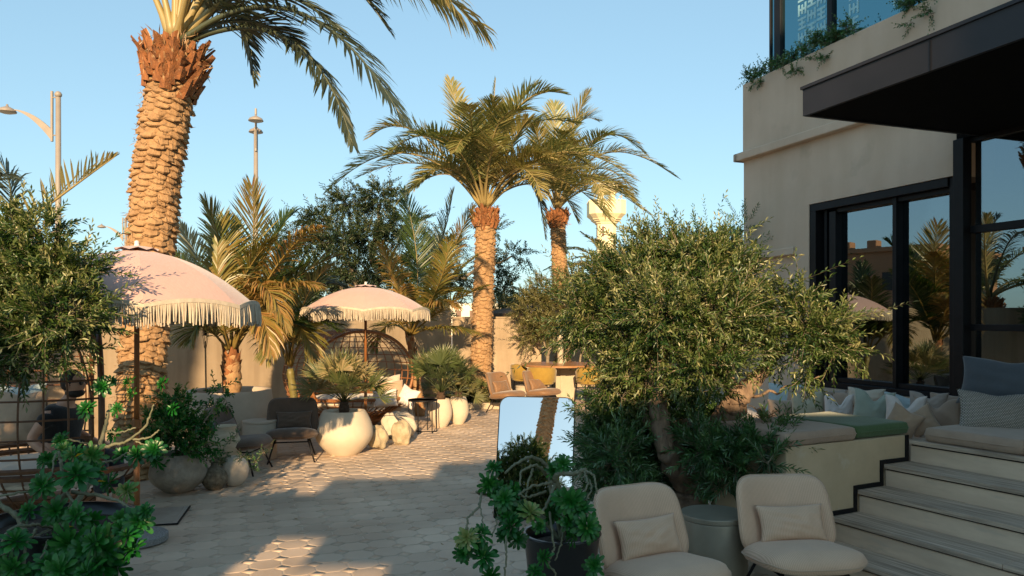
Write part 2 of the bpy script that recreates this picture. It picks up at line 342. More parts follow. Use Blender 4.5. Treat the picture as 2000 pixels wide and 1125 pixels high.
def tri_mesh(name, V, T, tint, mat, parent=None, kind=None, world=True, smooth=False):
    V = np.asarray(V, np.float32).reshape(-1, 3); T = np.asarray(T, np.int32).reshape(-1, 3)
    if parent is not None and world:
        p = parent; off = np.zeros(3)
        while p is not None: off += np.array(p.location); p = p.parent
        V = V - off.astype(np.float32)
    me = bpy.data.meshes.new(name)
    me.vertices.add(len(V)); me.vertices.foreach_set('co', V.ravel())
    me.loops.add(T.size); me.loops.foreach_set('vertex_index', T.ravel())
    me.polygons.add(len(T)); me.polygons.foreach_set('loop_start', np.arange(len(T), dtype=np.int32) * 3)
    me.update(calc_edges=True)
    if tint is not None:
        a = me.attributes.new('tint', 'FLOAT', 'POINT'); a.data.foreach_set('value', np.asarray(tint, np.float32))
    me.materials.append(mat)
    if smooth: me.shade_smooth()
    me.validate()
    return link_mesh(name, me, parent, kind=kind)
def spline(pts, n):   # Catmull-Rom through pts
    p = np.asarray(pts, float)
    if len(p) == 2: return p[0] + (p[1] - p[0]) * np.linspace(0, 1, n)[:, None]
    q = np.vstack([2 * p[0] - p[1], p, 2 * p[-1] - p[-2]]); t = np.linspace(0, len(p) - 1 - 1e-9, n); i = t.astype(int); f = (t - i)[:, None]
    a, b, c, d = q[i], q[i + 1], q[i + 2], q[i + 3]
    return .5 * ((2 * b) + (c - a) * f + (2 * a - 5 * b + 4 * c - d) * f ** 2 + (3 * b - a - 3 * c + d) * f ** 3)
def nrm(v): return v / (np.linalg.norm(v, axis=-1, keepdims=True) + 1e-12)

# ---------------------------------------------------------------- soft furnishings
def pad(name, w, d, h, mat, parent=None, loc=(0, 0, 0), rot=(0, 0, 0), p=7, q=7, n=22, deform=None, seed=0, crown=0.0, local=True, piping=0.0, pipe_mat=None):
    g = np.linspace(-1, 1, n); g = np.sign(g) * np.abs(g) ** (.8 if p < 10 else .4); S, T = np.meshgrid(g, g, indexing='ij')
    m = np.maximum(abs(S), abs(T)); k = m / ((abs(S) ** p + abs(T) ** p) ** (1 / p) + 1e-9); k[m == 0] = 1
    X = S * k * w / 2; Y = T * k * d / 2
    th = (1 - m ** q) ** (1 / 2.2) * h / 2
    top = np.stack([X, Y, th + crown * (1 - m ** 2)], -1); bot = np.stack([X, Y, -th], -1)
    V = np.concatenate([top.reshape(-1, 3), bot.reshape(-1, 3)]); N2 = n * n; Fc = []
    for i in range(n - 1):
        for j in range(n - 1):
            a = i * n + j; Fc.append((a, a + n, a + n + 1, a + 1)); Fc.append((N2 + a, N2 + a + 1, N2 + a + n + 1, N2 + a + n))
    edge = [i * n for i in range(n)] + [(n - 1) * n + j for j in range(1, n)] + [i * n + n - 1 for i in range(n - 2, -1, -1)] + [j for j in range(n - 2, 0, -1)]
    # weld the rim
    remap = {N2 + e: e for e in edge}
    Fc = [tuple(remap.get(i, i) for i in f) for f in Fc]
    r = np.random.default_rng(seed + 3); ph = r.uniform(0, 6, 6)
    V[:, 2] += .02 * h * np.sin(V[:, 0] * 17 + ph[0]) * np.sin(V[:, 1] * 13 + ph[1])
    if deform is not None: V = deform(V)
    me = bpy.data.meshes.new(name); me.from_pydata(V.tolist(), [], Fc); me.materials.append(mat); me.shade_smooth(); me.update()
    o = link_mesh(name, me, parent, loc); o.rotation_euler = rot
    if piping:
        a = np.linspace(0, 2 * math.pi, 97)[:-1]; a = a + .18 * np.sin(4 * a + math.pi) * (1 if p > 6 else .3); c, s = np.cos(a), np.sin(a); k = 1 / ((abs(c) ** p + abs(s) ** p) ** (1 / p)); k = np.minimum(k, 1e9)
        Vr = np.stack([c * k * w / 2, s * k * d / 2, 0 * c], 1)
        if deform is not None: Vr = deform(Vr)
        mb = MB(); mb.tube(Vr, piping, 6, closed=True); mb.build('piping', pipe_mat or mat, o, smooth=True, local=True)
    return o
def pillow_mesh(w, h, t, mat, seed=0, chop=0.0, n=30, name='pillow'):
    g = np.linspace(-1, 1, n); S, T = np.meshgrid(g, g, indexing='ij'); r = np.random.default_rng(seed)
    pin = .10
    X = S * (1 - pin * (1 - T ** 2)) * w / 2; Z = T * (1 - pin * (1 - S ** 2)) * h / 2
    th = ((1 - S ** 2).clip(0) * (1 - T ** 2).clip(0)) ** .42 * t / 2
    c = chop * h * np.exp(-((S - r.uniform(-.08, .08)) / .33) ** 2) * ((T + .3).clip(0) / 1.3) ** 1.3
    Z = Z - c; Y = .25 * c * 0
    wr = .0
    for _ in range(7):
        a = r.uniform(0, 3.14); f = r.uniform(7, 16); wr = wr + np.sin((np.cos(a) * S + np.sin(a) * T) * f + r.uniform(0, 6)) * r.uniform(.3, 1)
    wr = wr * .0022 * (th / (t / 2 + 1e-9))
    # sag at the bottom: pillow gets fatter low down
    fat = 1 + .18 * (-T)
    A = np.stack([X, -th * fat + wr, Z], -1).reshape(-1, 3); B = np.stack([X, th * fat + wr, Z], -1).reshape(-1, 3)
    V = np.concatenate([A, B]); N2 = n * n; Fc = []
    edge = [i * n for i in range(n)] + [(n - 1) * n + j for j in range(1, n)] + [i * n + n - 1 for i in range(n - 2, -1, -1)] + [j for j in range(n - 2, 0, -1)]
    remap = {N2 + e: e for e in edge}
    for i in range(n - 1):
        for j in range(n - 1):
            a = i * n + j; Fc.append((a, a + n, a + n + 1, a + 1)); Fc.append(tuple(remap.get(x, x) for x in (N2 + a, N2 + a + 1, N2 + a + n + 1, N2 + a + n)))
    me = bpy.data.meshes.new(name); me.from_pydata(V.tolist(), [], Fc); me.materials.append(mat); me.shade_smooth(); me.update()
    return me
def pillow(u, v, Y, w, h, t, mat, label, yaw=0, lean=.25, roll=0, chop=.18, seed=0, cat='pillow', name='throw_pillow', group='pillows on the window bench'):
    me = pillow_mesh(w, h, t, mat, seed, chop, name=name)
    o = link_mesh(name, me); o.location = tuple(P(u, v, Y)); o.rotation_euler = Euler((-lean, roll, yaw), 'XYZ')
    return tag(o, label, cat, group)

# ---------------------------------------------------------------- vegetation builders
class Tri:
    def __init__(s): s.V = []; s.T = []; s.t = []; s.n = 0
    def add(s, V, T, tint):
        V = np.asarray(V).reshape(-1, 3); s.V.append(V); s.T.append(np.asarray(T).reshape(-1, 3) + s.n)
        s.t.append(np.broadcast_to(np.asarray(tint, float), (len(V),)) if np.ndim(tint) == 0 else np.asarray(tint)); s.n += len(V)
    def build(s, name, mat, parent=None, kind=None, smooth=False):
        if not s.V: return None
        return tri_mesh(name, np.concatenate(s.V), np.concatenate(s.T), np.concatenate(s.t), mat, parent, kind, smooth=smooth)
    def leaves(s, base, direc, side, L, W, fold, tint, bend=None):
        """diamond leaves folded on the midrib: base, left, right, tip ; 2 tris"""
        base = np.asarray(base); n = len(base); up = np.cross(side, direc)
        L = np.broadcast_to(L, n)[:, None]; W = np.broadcast_to(W, n)[:, None]
        mid = base + direc * L * .5; f = fold * W
        tip = base + direc * L - up * L * (.12 if bend is None else bend)
        V = np.stack([base, mid - side * W / 2 + up * f, mid + side * W / 2 + up * f, tip], 1)
        i = np.arange(n)[:, None] * 4; T = np.concatenate([i + np.array([[0, 1, 3]]), i + np.array([[0, 3, 2]])], 1).reshape(-1, 3)
        s.add(V, T, np.repeat(np.broadcast_to(tint, n), 4))

def frond(name, pts, parent, mat, L=.45, n=60, width=.018, droop=.35, vee=.35, start=.2, rad=.018, t0=.4, tvar=.25, tip_t=None, a0=70, a1=22, seg=2, pet=None, sweep=0.0, group=None, ragged=0.0):
    r = rng; pts = np.asarray(pts, float)
    K = 28; C = spline(pts, K); T = nrm(np.gradient(C, axis=0)); seglen = np.linalg.norm(np.diff(C, axis=0), axis=1).sum()
    t = np.linspace(start, .995, n); t = np.clip(t + r.normal(0, .15 / n, n), start, .998)
    idx = t * (K - 1); i0 = np.minimum(idx.astype(int), K - 2); f = (idx - i0)[:, None]
    p = C[i0] * (1 - f) + C[i0 + 1] * f; d = nrm(T[i0] * (1 - f) + T[i0 + 1] * f)
    Z = np.array((0, 0, 1.)); hor = C[-1] - C[0]; ref = np.where(abs(d[:, 2:3]) > .93, -nrm(np.array([hor[0], hor[1], 0.]))[None] * np.sign(d[:, 2:3]), Z[None])
    # smoother up: start from plane of the curve
    U = nrm(ref - d * (ref * d).sum(1, keepdims=True)); S = np.cross(d, U)
    TR = Tri()
    x = (t - start) / (1 - start)
    prof = np.sin(np.pi * (.14 + .80 * x)) ** .7
    for sg in (-1, 1):
        al = R(a0) + (R(a1) - R(a0)) * x + r.normal(0, R(5), n); ve = vee + r.normal(0, .12, n)
        ln = L * prof * r.uniform(.88, 1.08, n) * (1 - ragged * r.random(n))
        D = nrm(np.cos(al)[:, None] * d + np.sin(al)[:, None] * (sg * S * np.cos(ve)[:, None] + U * np.sin(ve)[:, None]))
        dr = droop * r.uniform(.6, 1.4, n)
        D2 = nrm(D - Z * dr[:, None]); D3 = nrm(D2 - Z * dr[:, None] * 1.3)
        wd = nrm(np.cross(D, U)); tw = r.normal(0, .35, n)[:, None]; wd = nrm(wd * np.cos(tw) + np.cross(D, wd) * np.sin(tw))
        w = width * r.uniform(.8, 1.15, n)[:, None]
        b0 = p; b1 = p + D * ln[:, None] * .4; b2 = b1 + D2 * ln[:, None] * .35; b3 = b2 + D3 * ln[:, None] * .25
        V = np.stack([b0 - wd * w * .25, b0 + wd * w * .25, b1 - wd * w * .5, b1 + wd * w * .5, b2 - wd * w * .38, b2 + wd * w * .38, b3], 1)
        ii = np.arange(n)[:, None] * 7
        TT = np.concatenate([ii + np.array([q]) for q in ((0, 1, 3), (0, 3, 2), (2, 3, 5), (2, 5, 4), (4, 5, 6))], 1).reshape(-1, 3)
        tt = np.clip(t0 + r.normal(0, tvar * .5, n) + (0 if tip_t is None else (tip_t - t0) * x), 0, 1)
        TR.add(V, TT, np.repeat(tt, 7))
    # the rachis itself, same mesh, as a tapering 4-sided rod
    rr = np.interp(np.linspace(0, 1, K), [0, .08, .3, 1], [rad * 1.9, rad * 1.1, rad * .75, rad * .18])
    mb = MB(); mb.tube(C, rr, 5)
    VV = np.concatenate(mb.V); TT = []
    for q in mb.Fc:
        for a in range(1, len(q) - 1): TT.append((q[0], q[a], q[a + 1]))
    TR.add(VV, TT, 1.0 if pet is None else pet)
    return TR.build(name, mat, parent)

def arch(base, az, el, L, droop, n=6):
    """frond midline: leaves base at azimuth az, elevation el, bends down by droop"""
    pts = [np.array(base, float)]; e = el; st = L / (n - 1)
    for i in range(n - 1):
        e2 = e - droop * (i / (n - 2)) ** 1.2
        pts.append(pts[-1] + st * np.array((math.cos(az) * math.cos(e2), math.sin(az) * math.cos(e2), math.sin(e2))))
    return np.array(pts)

def palm_trunk(root, ctrl, r0, r1, pitch, per, prot, boots=True, crown_r=None, core_mat='bark_core', bark='bark_palm'):
    C = spline(ctrl, 60); seg = np.linalg.norm(np.diff(C, axis=0), axis=1); s = np.concatenate([[0], np.cumsum(seg)]); H = s[-1]
    def at(h):
        h = np.clip(h, 0, H); p = np.array([np.interp(h, s, C[:, i]) for i in range(3)])
        q = np.array([np.interp(min(h + .05, H), s, C[:, i]) for i in range(3)]); o = np.array([np.interp(max(h - .05, 0), s, C[:, i]) for i in range(3)])
        return p, nrm(q - o)
    rad = lambda h: r0 * (1 + .28 * math.exp(-h / .35)) + (r1 - r0) * (h / H)
    mb = MB(); hs = np.linspace(0, H, 40); mb.tube(C[::1], [rad(x) - prot * .35 for x in s], 20)
    mb.build('trunk_core', M[core_mat], root, smooth=True)
    mb = MB(); rows = int(H / pitch)
    for i in range(rows):
        for k in range(per):
            h = (i + rng.uniform(-.12, .12)) * pitch + (k % 2) * pitch * .5; p, T = at(h)
            a = (k + .5 * 0 + rng.uniform(-.12, .12) + i * .13) / per * 2 * math.pi
            up = np.array((0, 0, 1.)) if abs(T[2]) < .99 else np.array((0., 1, 0)); X = nrm(np.cross(T, np.array((0, 1., 0.)))); Y = np.cross(T, X)
            rr = rad(h); w = 2 * math.pi / per * rng.uniform(.60, .88); hh = pitch * rng.uniform(1.0, 1.55); pr = prot * rng.uniform(.5, 1.4)
            V = []
            prof = ((.66, -.1), (.36, .3), (.0, .68), (-.36, 1.0), (-.52, .75), (-.56, -.5))
            jit = rng.uniform(-.15, .15)
            for (tz, o) in prof:
                for sx in (-1, -.55, 0, .55, 1):
                    oo = pr * o * (1 - abs(sx) ** 2.2) + rng.normal(0, .055) * pr
                    zz = tz * hh * (1 - .62 * abs(sx) ** 1.7) + .10 * hh * (sx ** 2) + jit * sx * hh
                    aa = a + sx * w
                    V.append(p + T * zz + (math.cos(aa) * X + math.sin(aa) * Y) * (rr - prot * .3 + oo))
            Fc = [(r_ * 5 + c, r_ * 5 + c + 1, r_ * 5 + c + 6, r_ * 5 + c + 5) for r_ in range(5) for c in range(4)]
            mb.add(V, Fc)
    mb.build('bark_scales', M[bark], root, kind='stuff')
    p, T = at(H)
    if boots:
        cr = crown_r or r1 * 1.3
        mb = MB()
        for i in range(3, 12):
            for k in range(11):
                if i < 6 and rng.random() < .75 - (i - 3) * .2: continue
                h = H - .80 * (crown_r or .4) / .4 + i * .06 * (crown_r or .4) / .4; q, T = at(h); a = (k + .5 * (i % 2) + rng.uniform(-.2, .2)) / 11 * 2 * math.pi
                X = nrm(np.cross(T, np.array((0, 1., 0.)))); Y = np.cross(T, X)
                flare = .05 + .95 * math.sin(min(1, i / 9) * math.pi / 2) if i < 10 else .8
                rb = rad(h) * .92 + (cr - rad(h)) * flare * .7; ln = rng.uniform(.13, .26) * (crown_r or .4) / .4; wd = .115 * (crown_r or .4) / .4
                O = math.cos(a) * X + math.sin(a) * Y; W = np.cross(T, O); D = nrm(T + O * rng.uniform(.1, .35 + .07 * i))
                b = q + O * rb * .85; V = []
                for j, (tt, ww, th) in enumerate(((0, 1.2, .05), (.5, 1.0, .035), (1, .55, .02))):
                    c = b + D * ln * tt + O * .02 * tt
                    jag = rng.uniform(-.03, .03) if j == 2 else 0
                    V += [c - W * wd * ww / 2 + T * jag, c + O * th, c + W * wd * ww / 2 - T * jag, c - O * .01]
                Fc = [(j * 4 + x, j * 4 + (x + 1) % 4, j * 4 + 4 + (x + 1) % 4, j * 4 + 4 + x) for j in range(2) for x in range(4)] + [(8, 9, 10, 11)]
                mb.add(V, Fc)
        mb.build('leaf_boots', M['boot'], root, kind='stuff')
        TR = Tri(); n = 900
        hh_ = rng.uniform(.1, H, n); an = rng.uniform(0, 6.28, n); BB = []; DD = []
        for a_, h_ in zip(an, hh_):
            q, T_ = at(h_); X = nrm(np.cross(T_, np.array((0, 1., 0.)))); Y = np.cross(T_, X); O_ = math.cos(a_) * X + math.sin(a_) * Y
            BB.append(q + O_ * (rad(h_) + prot * .35)); DD.append(nrm(O_ * rng.uniform(.3, 1.2) + T_ * rng.uniform(-1, .6) + rng.normal(0, .5, 3)))
        DD = np.array(DD); TR.leaves(np.array(BB), DD, nrm(np.cross(DD, rng.normal(0, 1, (n, 3)))), rng.uniform(.03, .09, n), .008, .2, rng.uniform(0, 1, n))
        n = 260
        a = rng.uniform(0, 6.28, n); O = np.stack([np.cos(a), np.sin(a), 0 * a], 1); b = p + O * (cr * .8) * rng.uniform(.6, 1.1, n)[:, None] - np.array((0, 0, 1)) * rng.uniform(-.05, .35, n)[:, None]
        D = nrm(O * rng.uniform(.2, 1, n)[:, None] + np.array((0, 0, 1)) * rng.uniform(-.8, 1, n)[:, None] + rng.normal(0, .3, (n, 3)))
        S = nrm(np.cross(D, rng.normal(0, 1, (n, 3))))
        TR.leaves(b, D, S, rng.uniform(.06, .16, n), .014, .2, rng.uniform(0, 1, n)); TR.build('trunk_fibre', M['dry_leaf'], root, kind='stuff')
    return p

def fan_leaf(TR, base, tip_dir, plen, rad, nseg=20, spread=2.3, normal=None, t0=.4, droop=.25):
    """petiole from base then a palmate fan; adds to Tri"""
    D = nrm(np.asarray(tip_dir, float)); hub = np.asarray(base) + D * plen - np.array((0, 0, 1)) * plen * .12
    mb = MB(); mb.tube(spline([base, (np.asarray(base) + hub) / 2 + np.array((0, 0, .02)), hub], 5), .006, 4)
    VV = np.concatenate(mb.V); TT = [(q[0], q[a], q[a + 1]) for q in mb.Fc for a in range(1, len(q) - 1)]; TR.add(VV, TT, t0 * .8)
    Nn = normal if normal is not None else np.array((0, 0, 1.)); Nn = nrm(Nn - D * (Nn @ D)); S = np.cross(D, Nn)
    a = np.linspace(-spread / 2, spread / 2, nseg) + rng.normal(0, .02, nseg)
    d = np.cos(a)[:, None] * D + np.sin(a)[:, None] * S + Nn * rng.normal(.04, .07, nseg)[:, None]; d = nrm(d)
    wd = nrm(np.cross(d, Nn)); ln = rad * (.8 + .2 * np.cos(a)) * rng.uniform(.85, 1.08, nseg); w = 2.0 * rad * .55 * spread / nseg * .27
    Z = np.array((0, 0, 1.)); m = hub + d * ln[:, None] * .55; dr = nrm(d - Z * (droop * rng.uniform(.3, 2.0, nseg))[:, None]); tp = m + dr * ln[:, None] * .45
    fold = Nn * w * .5
    V = np.stack([np.broadcast_to(hub, d.shape), m - wd * w, m + fold, m + wd * w, tp], 1)
    i = np.arange(nseg)[:, None] * 5; T = np.concatenate([i + np.array([q]) for q in ((0, 1, 2), (0, 2, 3), (1, 4, 2), (2, 4, 3))], 1)
    TR.add(V, T, np.repeat(np.clip(t0 + rng.normal(0, .09, nseg), 0, 1), 5) + np.tile([-.05, 0, 0, 0, .12], nseg))
    return hub

def foliage(clusters, per=420, leafL=.045, leafW=.011, nl=13, twigL=(.12, .26), t_base=.35, droop=.1, upbias=.35, out=.75, open_twigs=0.0, seed=1, fold=.25, rmin=.35, squash=.85):
    """clusters (x,y,z,r) -> Tri of leaves on twigs and an MB of twigs. density ~ r^2"""
    r = np.random.default_rng(seed); TR = Tri(); TW = Tri()
    for (x, y, z, R_) in clusters:
        n = max(6, int(per * (R_ / .4) ** 2)); c = np.array((x, y, z))
        d = nrm(r.normal(0, 1, (n, 3))); rr = R_ * (rmin + (1 - rmin) * r.random(n) ** .55)
        # lumpy surface and gaps
        ph = r.uniform(0, 6, 3); lump = .82 + .22 * np.sin(d[:, 0] * 4 + ph[0]) * np.sin(d[:, 1] * 4 + ph[1]) + .15 * np.sin(d[:, 2] * 6 + ph[2])
        b = c + d * (rr * lump)[:, None] * np.array((1, 1, squash))
        D = nrm(d * out + r.normal(0, .55, (n, 3)) + np.array((0, 0, upbias))); ln = r.uniform(*twigL, n)
        ln = np.where(r.random(n) < .06, ln * 1.7, ln)
        bend = r.normal(0, .25, (n, 3)) + np.array((0, 0, -droop))
        tb = np.clip(t_base + r.normal(0, .17, n) + .12 * (D[:, 2]), 0, 1)
        e = b + D * ln[:, None] + bend * (ln * .5)[:, None]
        sd = nrm(np.cross(D, r.normal(0, 1, (n, 3)))); w = .0022
        m = b + D * (ln * .5)[:, None] + bend * (ln * .12)[:, None]; b_ = b - d * .05
        V = np.stack([b_ - sd * w, b_ + sd * w, m - sd * w, m + sd * w, e], 1); i = np.arange(n)[:, None] * 5
        TW.add(V, np.concatenate([i + np.array([q]) for q in ((0, 1, 3), (0, 3, 2), (2, 3, 4))], 1), np.full(n * 5, .5))
        k = np.linspace(.12, 1, nl)
        for j, kk in enumerate(k):
            q = kk; p = b * (1 - q) ** 2 + (m * 2 - (b + e) / 2) * 2 * q * (1 - q) + e * q * q
            tan = nrm(D + bend * q); perp = nrm(np.cross(tan, np.roll(sd, 0, 0))); 
            ang = (j % 2) * math.pi / 2 * .9 + r.uniform(-.3, .3, n); s1 = np.cos(ang)[:, None] * sd + np.sin(ang)[:, None] * perp
            for sg in ((-1, 1) if kk < .97 else (0,)):
                op = r.uniform(.5, .95, n)[:, None] if sg else 0.05
                dd = nrm(tan * (1 if sg else 1) + sg * s1 * op * 1.1 + r.normal(0, .13, (n, 3)))
                ss = nrm(np.cross(dd, r.normal(0, .6, (n, 3)) + np.array((0, 0, 1.))))
                TR.leaves(p, dd, ss, leafL * r.uniform(.7, 1.2, n) * (1.05 - .25 * kk), leafW * r.uniform(.8, 1.15, n), fold, np.clip(tb + r.normal(0, .12, n) + .15 * (kk > .8), 0, 1))
    return TR, TW

def limb(mb, a, b, r0, r1, wob=.06, n=8, sides=8, sag=0, gnarl=0.0):
    a = np.asarray(a, float); b = np.asarray(b, float); t = np.linspace(0, 1, n)[:, None]; L = np.linalg.norm(b - a)
    p = a + (b - a) * t + rng.normal(0, wob * L, (n, 3)) * np.sin(t * math.pi) * .8; p[:, 2] -= sag * np.sin(t[:, 0] * math.pi)
    p = spline(p, n * 2); rr = np.linspace(r0, r1, len(p)) * (1 + rng.normal(0, .06, len(p)))
    mb.tube(p, rr, sides)
    if gnarl:
        V = mb.V[-1].reshape(len(p), sides, 3); ph = rng.uniform(0, 6, 8); a_ = np.arange(sides) / sides * 6.283; s_ = np.arange(len(p)) / len(p) * L * 9
        for i in range(len(p)):
            f = 1 + gnarl * (.55 * np.sin(3 * a_ + ph[0] + .5 * s_[i]) + .45 * np.sin(5 * a_ - ph[1] + .9 * s_[i]) + .4 * np.sin(2 * a_ + ph[2] + 1.7 * s_[i]) + .3 * rng.normal(0, 1, sides) * .4)
            V[i] = p[i] + (V[i] - p[i]) * f[:, None]
        mb.V[-1] = V.reshape(-1, 3)
    return p

def rosette(TR, c, axis, r, n=20, t0=.35, w=.40, droop=.2):
    ax = nrm(np.asarray(axis, float)); h = nrm(np.cross(ax, np.array((.3, .2, 1.)))); g = np.cross(ax, h)
    i = np.arange(n); a = i * 2.39996 + rng.uniform(0, 6); q = i / n            # q 0 outer -> 1 inner
    el = .05 + 1.15 * q ** 1.3 + rng.normal(0, .1, n); L = r * (1.0 - .55 * q) * rng.uniform(.85, 1.1, n)
    O = np.cos(a)[:, None] * h + np.sin(a)[:, None] * g; D = nrm(O * np.cos(el)[:, None] + ax * np.sin(el)[:, None]); S = nrm(np.cross(ax, O)); Nn = np.cross(D, S) * -1
    Nn = np.where((Nn @ ax)[:, None] < 0, -Nn, Nn); W = L * w * rng.uniform(.85, 1.15, n); Ln = L[:, None]; Wn = W[:, None]
    b = c + ax * (.02 * q)[:, None]; dr = ax * droop
    p1 = b + D * Ln * .45; p2 = b + nrm(D - dr * .4) * Ln * .82; p3 = b + nrm(D - dr * .7) * Ln
    V = np.stack([b, p1 - S * Wn * .32 + Nn * Wn * .12, p1, p1 + S * Wn * .32 + Nn * Wn * .12, p2 - S * Wn * .5 + Nn * Wn * .14, p2, p2 + S * Wn * .5 + Nn * Wn * .14, p3 - S * Wn * .22, p3 + S * Wn * .22], 1)
    k = np.arange(n)[:, None] * 9
    T = np.concatenate([k + np.array([t]) for t in ((0, 1, 2), (0, 2, 3), (1, 4, 5), (1, 5, 2), (2, 5, 6), (2, 6, 3), (4, 7, 5), (5, 7, 8), (5, 8, 6))], 1)
    TR.add(V, T, np.repeat(np.clip(t0 + rng.normal(0, .12, n) + .15 * q, 0, 1), 9))

# ================================================================ THE SETTING
g = MB(); g.add([(-900, -400, -.03), (900, -400, -.03), (900, 1400, -.03), (-900, 1400, -.03)], [(0, 1, 2, 3)])
o = g.build('ground', M['ground']); o['kind'] = 'structure'
# facade frame: k runs along the facade towards the camera, n into the building
FO = np.array((3.55, 9.0, 0)); FK = np.array((.3456, -.9385, 0)); FN = np.array((.9385, .3456, 0))
def FR(V): return FO + V[:, :1] * FK + V[:, 1:2] * FN + V[:, 2:3] * np.array((0, 0, 1.))
def fp(k, n, z): return FO + k * FK + n * FN + np.array((0, 0, z))
# patio: octagonal pavers on a light bed
patio = MB(); patio.box((-9, 1.0, -.02), (6.2, 17.4, 0.0))
patio_o = patio.build('patio', M['grout']); patio_o['kind'] = 'structure'
def octagon(p, h):
    a = p * .5 - .0045; c = p * .2 - .001
    ring = [(-c, -a), (c, -a), (a, -c), (a, c), (c, a), (-c, a), (-a, c), (-a, -c)]
    bv = .005
    V = [(x, y, 0) for x, y in ring] + [(x, y, h - .002) for x, y in ring] + [(x * (1 - bv / p * 3), y * (1 - bv / p * 3), h) for x, y in ring]
    Fc = [tuple(range(16, 24))] + [(i, (i + 1) % 8, 8 + (i + 1) % 8, 8 + i) for i in range(8)] + [(8 + i, 8 + (i + 1) % 8, 16 + (i + 1) % 8, 16 + i) for i in range(8)]
    return np.array(V), Fc
def square(p, h):
    s_ = (p * .5 - p * .2) * 1.0 - .009
    ring = [(0, -s_ ), (s_, 0), (0, s_), (-s_, 0)]
    V = [(x, y, 0) for x, y in ring] + [(x, y, h) for x, y in ring]
    return np.array(V), [(4, 5, 6, 7)] + [(i, (i + 1) % 4, 4 + (i + 1) % 4, 4 + i) for i in range(4)]
PP = .225; ca, sa = .9385, .3456
oct_me = None; cells = []
for i in range(-60, 80):
    for j in range(-30, 110):
        for half in (0, 1):
            x = (i + .5 * half) * PP; y = (j + .5 * half) * PP
            X = x * ca - y * sa; Y = x * sa + y * ca
            if not (4.6 < Y < 17.2 and -8.5 < X < 5.6): continue
            u = CX + X / Y * F
            if u < -60 or u > 2060 or X - 3.0 > -.37 * (Y - 9) + 1.5: continue
            cells.append((Y, X, u, half))
cells = [c for c in cells if c[3] == 0 or True]
vis = sorted([c for c in cells if c[3] == 0 and 240 < c[2] < 1200 and c[0] > 5.15])
near = set(vis[:300])
Vo, Fo = octagon(PP, .0035); Vq, Fq = square(PP, .003)
rot = np.array([[ca, sa, 0], [-sa, ca, 0], [0, 0, 1.]])
me = bpy.data.meshes.new('paver'); me.from_pydata((Vo @ rot).tolist(), [], Fo); me.materials.append(M['paver'])
for c in vis[:300]:
    o = link_mesh('paver', me, patio_o, (c[1], c[0], rng.uniform(-.001, .001))); o.rotation_euler = (rng.normal(0, .002), rng.normal(0, .002), rng.normal(0, .005))
VV = []; TT = []; tt = []; nn = 0
for c in cells:
    if c in near: continue
    Vb, Fb = (Vo, Fo) if c[3] == 0 else (Vq, Fq)
    VV.append(Vb @ rot + np.array((c[1], c[0], rng.uniform(-.001, .001)))); tt.append(np.full(len(Vb), rng.random()))
    for f in Fb:
        for a in range(1, len(f) - 1): TT.append((f[0] + nn, f[a] + nn, f[a + 1] + nn))
    nn += len(Vb)
tri_mesh('paving', np.concatenate(VV), TT, np.concatenate(tt), M['paver'], patio_o, kind='stuff')

# garden walls
wf = thing('garden_wall', (-5, 13.3, 0), 'tall tan rendered garden wall running diagonally behind the umbrellas, striped with palm shadows', 'wall')
def wallseg(mb, a, b, h, th, z0=0):
    a = np.array((*a, 0.)); b = np.array((*b, 0.)); d = nrm(b - a); n_ = np.array((-d[1], d[0], 0)); L = np.linalg.norm(b - a)
    def fr(V): return a + V[:, :1] * d + V[:, 1:2] * n_ + V[:, 2:3] * np.array((0, 0, 1.))
    mb.box((0, 0, z0), (L, th, h), fr)
m = MB(); wallseg(m, (-8.9, 8.75), (-1.4, 17.5), 2.03, .2); m.build('wall_body', M['wall_plaster'], wf)
m = MB(); wallseg(m, (-8.93, 8.72), (-1.42, 17.47), 2.08, .24, 2.032); m.build('coping', M['wall_plaster'], wf)
wr = thing('garden_wall', (0, 17.5, 0), 'lower sunlit tan garden wall between the two tall date palms, behind the round table', 'wall')
m = MB(); wallseg(m, (-1.38, 17.52), (.68, 17.62), 1.84, .25); m.build('wall_body', M['wall_plaster'], wr)
m = MB(); wallseg(m, (-1.39, 17.50), (.7, 17.6), 1.875, .29, 1.842); m.build('coping', M['wall_plaster'], wr)
wb = thing('garden_wall', (3, 20, 0), 'set-back tan garden wall glimpsed behind the darker trunk of the right date palm', 'wall')
m = MB(); wallseg(m, (.72, 20.3), (9, 20.6), 1.75, .2); m.build('wall_body', M['wall_plaster'], wb)
kb = MB(); kb.rbox((-.55, 15.35, .06), (1.9, .14, .13), .01); kb.rbox((-1.5, 15.95, .06), (.13, 1.1, .13), .01)
o = kb.build('kerb', M['cream']); o['kind'] = 'structure'
sb = MB(); sb.box((-1.43, 15.42, 0.01), (.4, 17.45, .09)); o = sb.build('planting_bed', M['soil']); o['kind'] = 'structure'

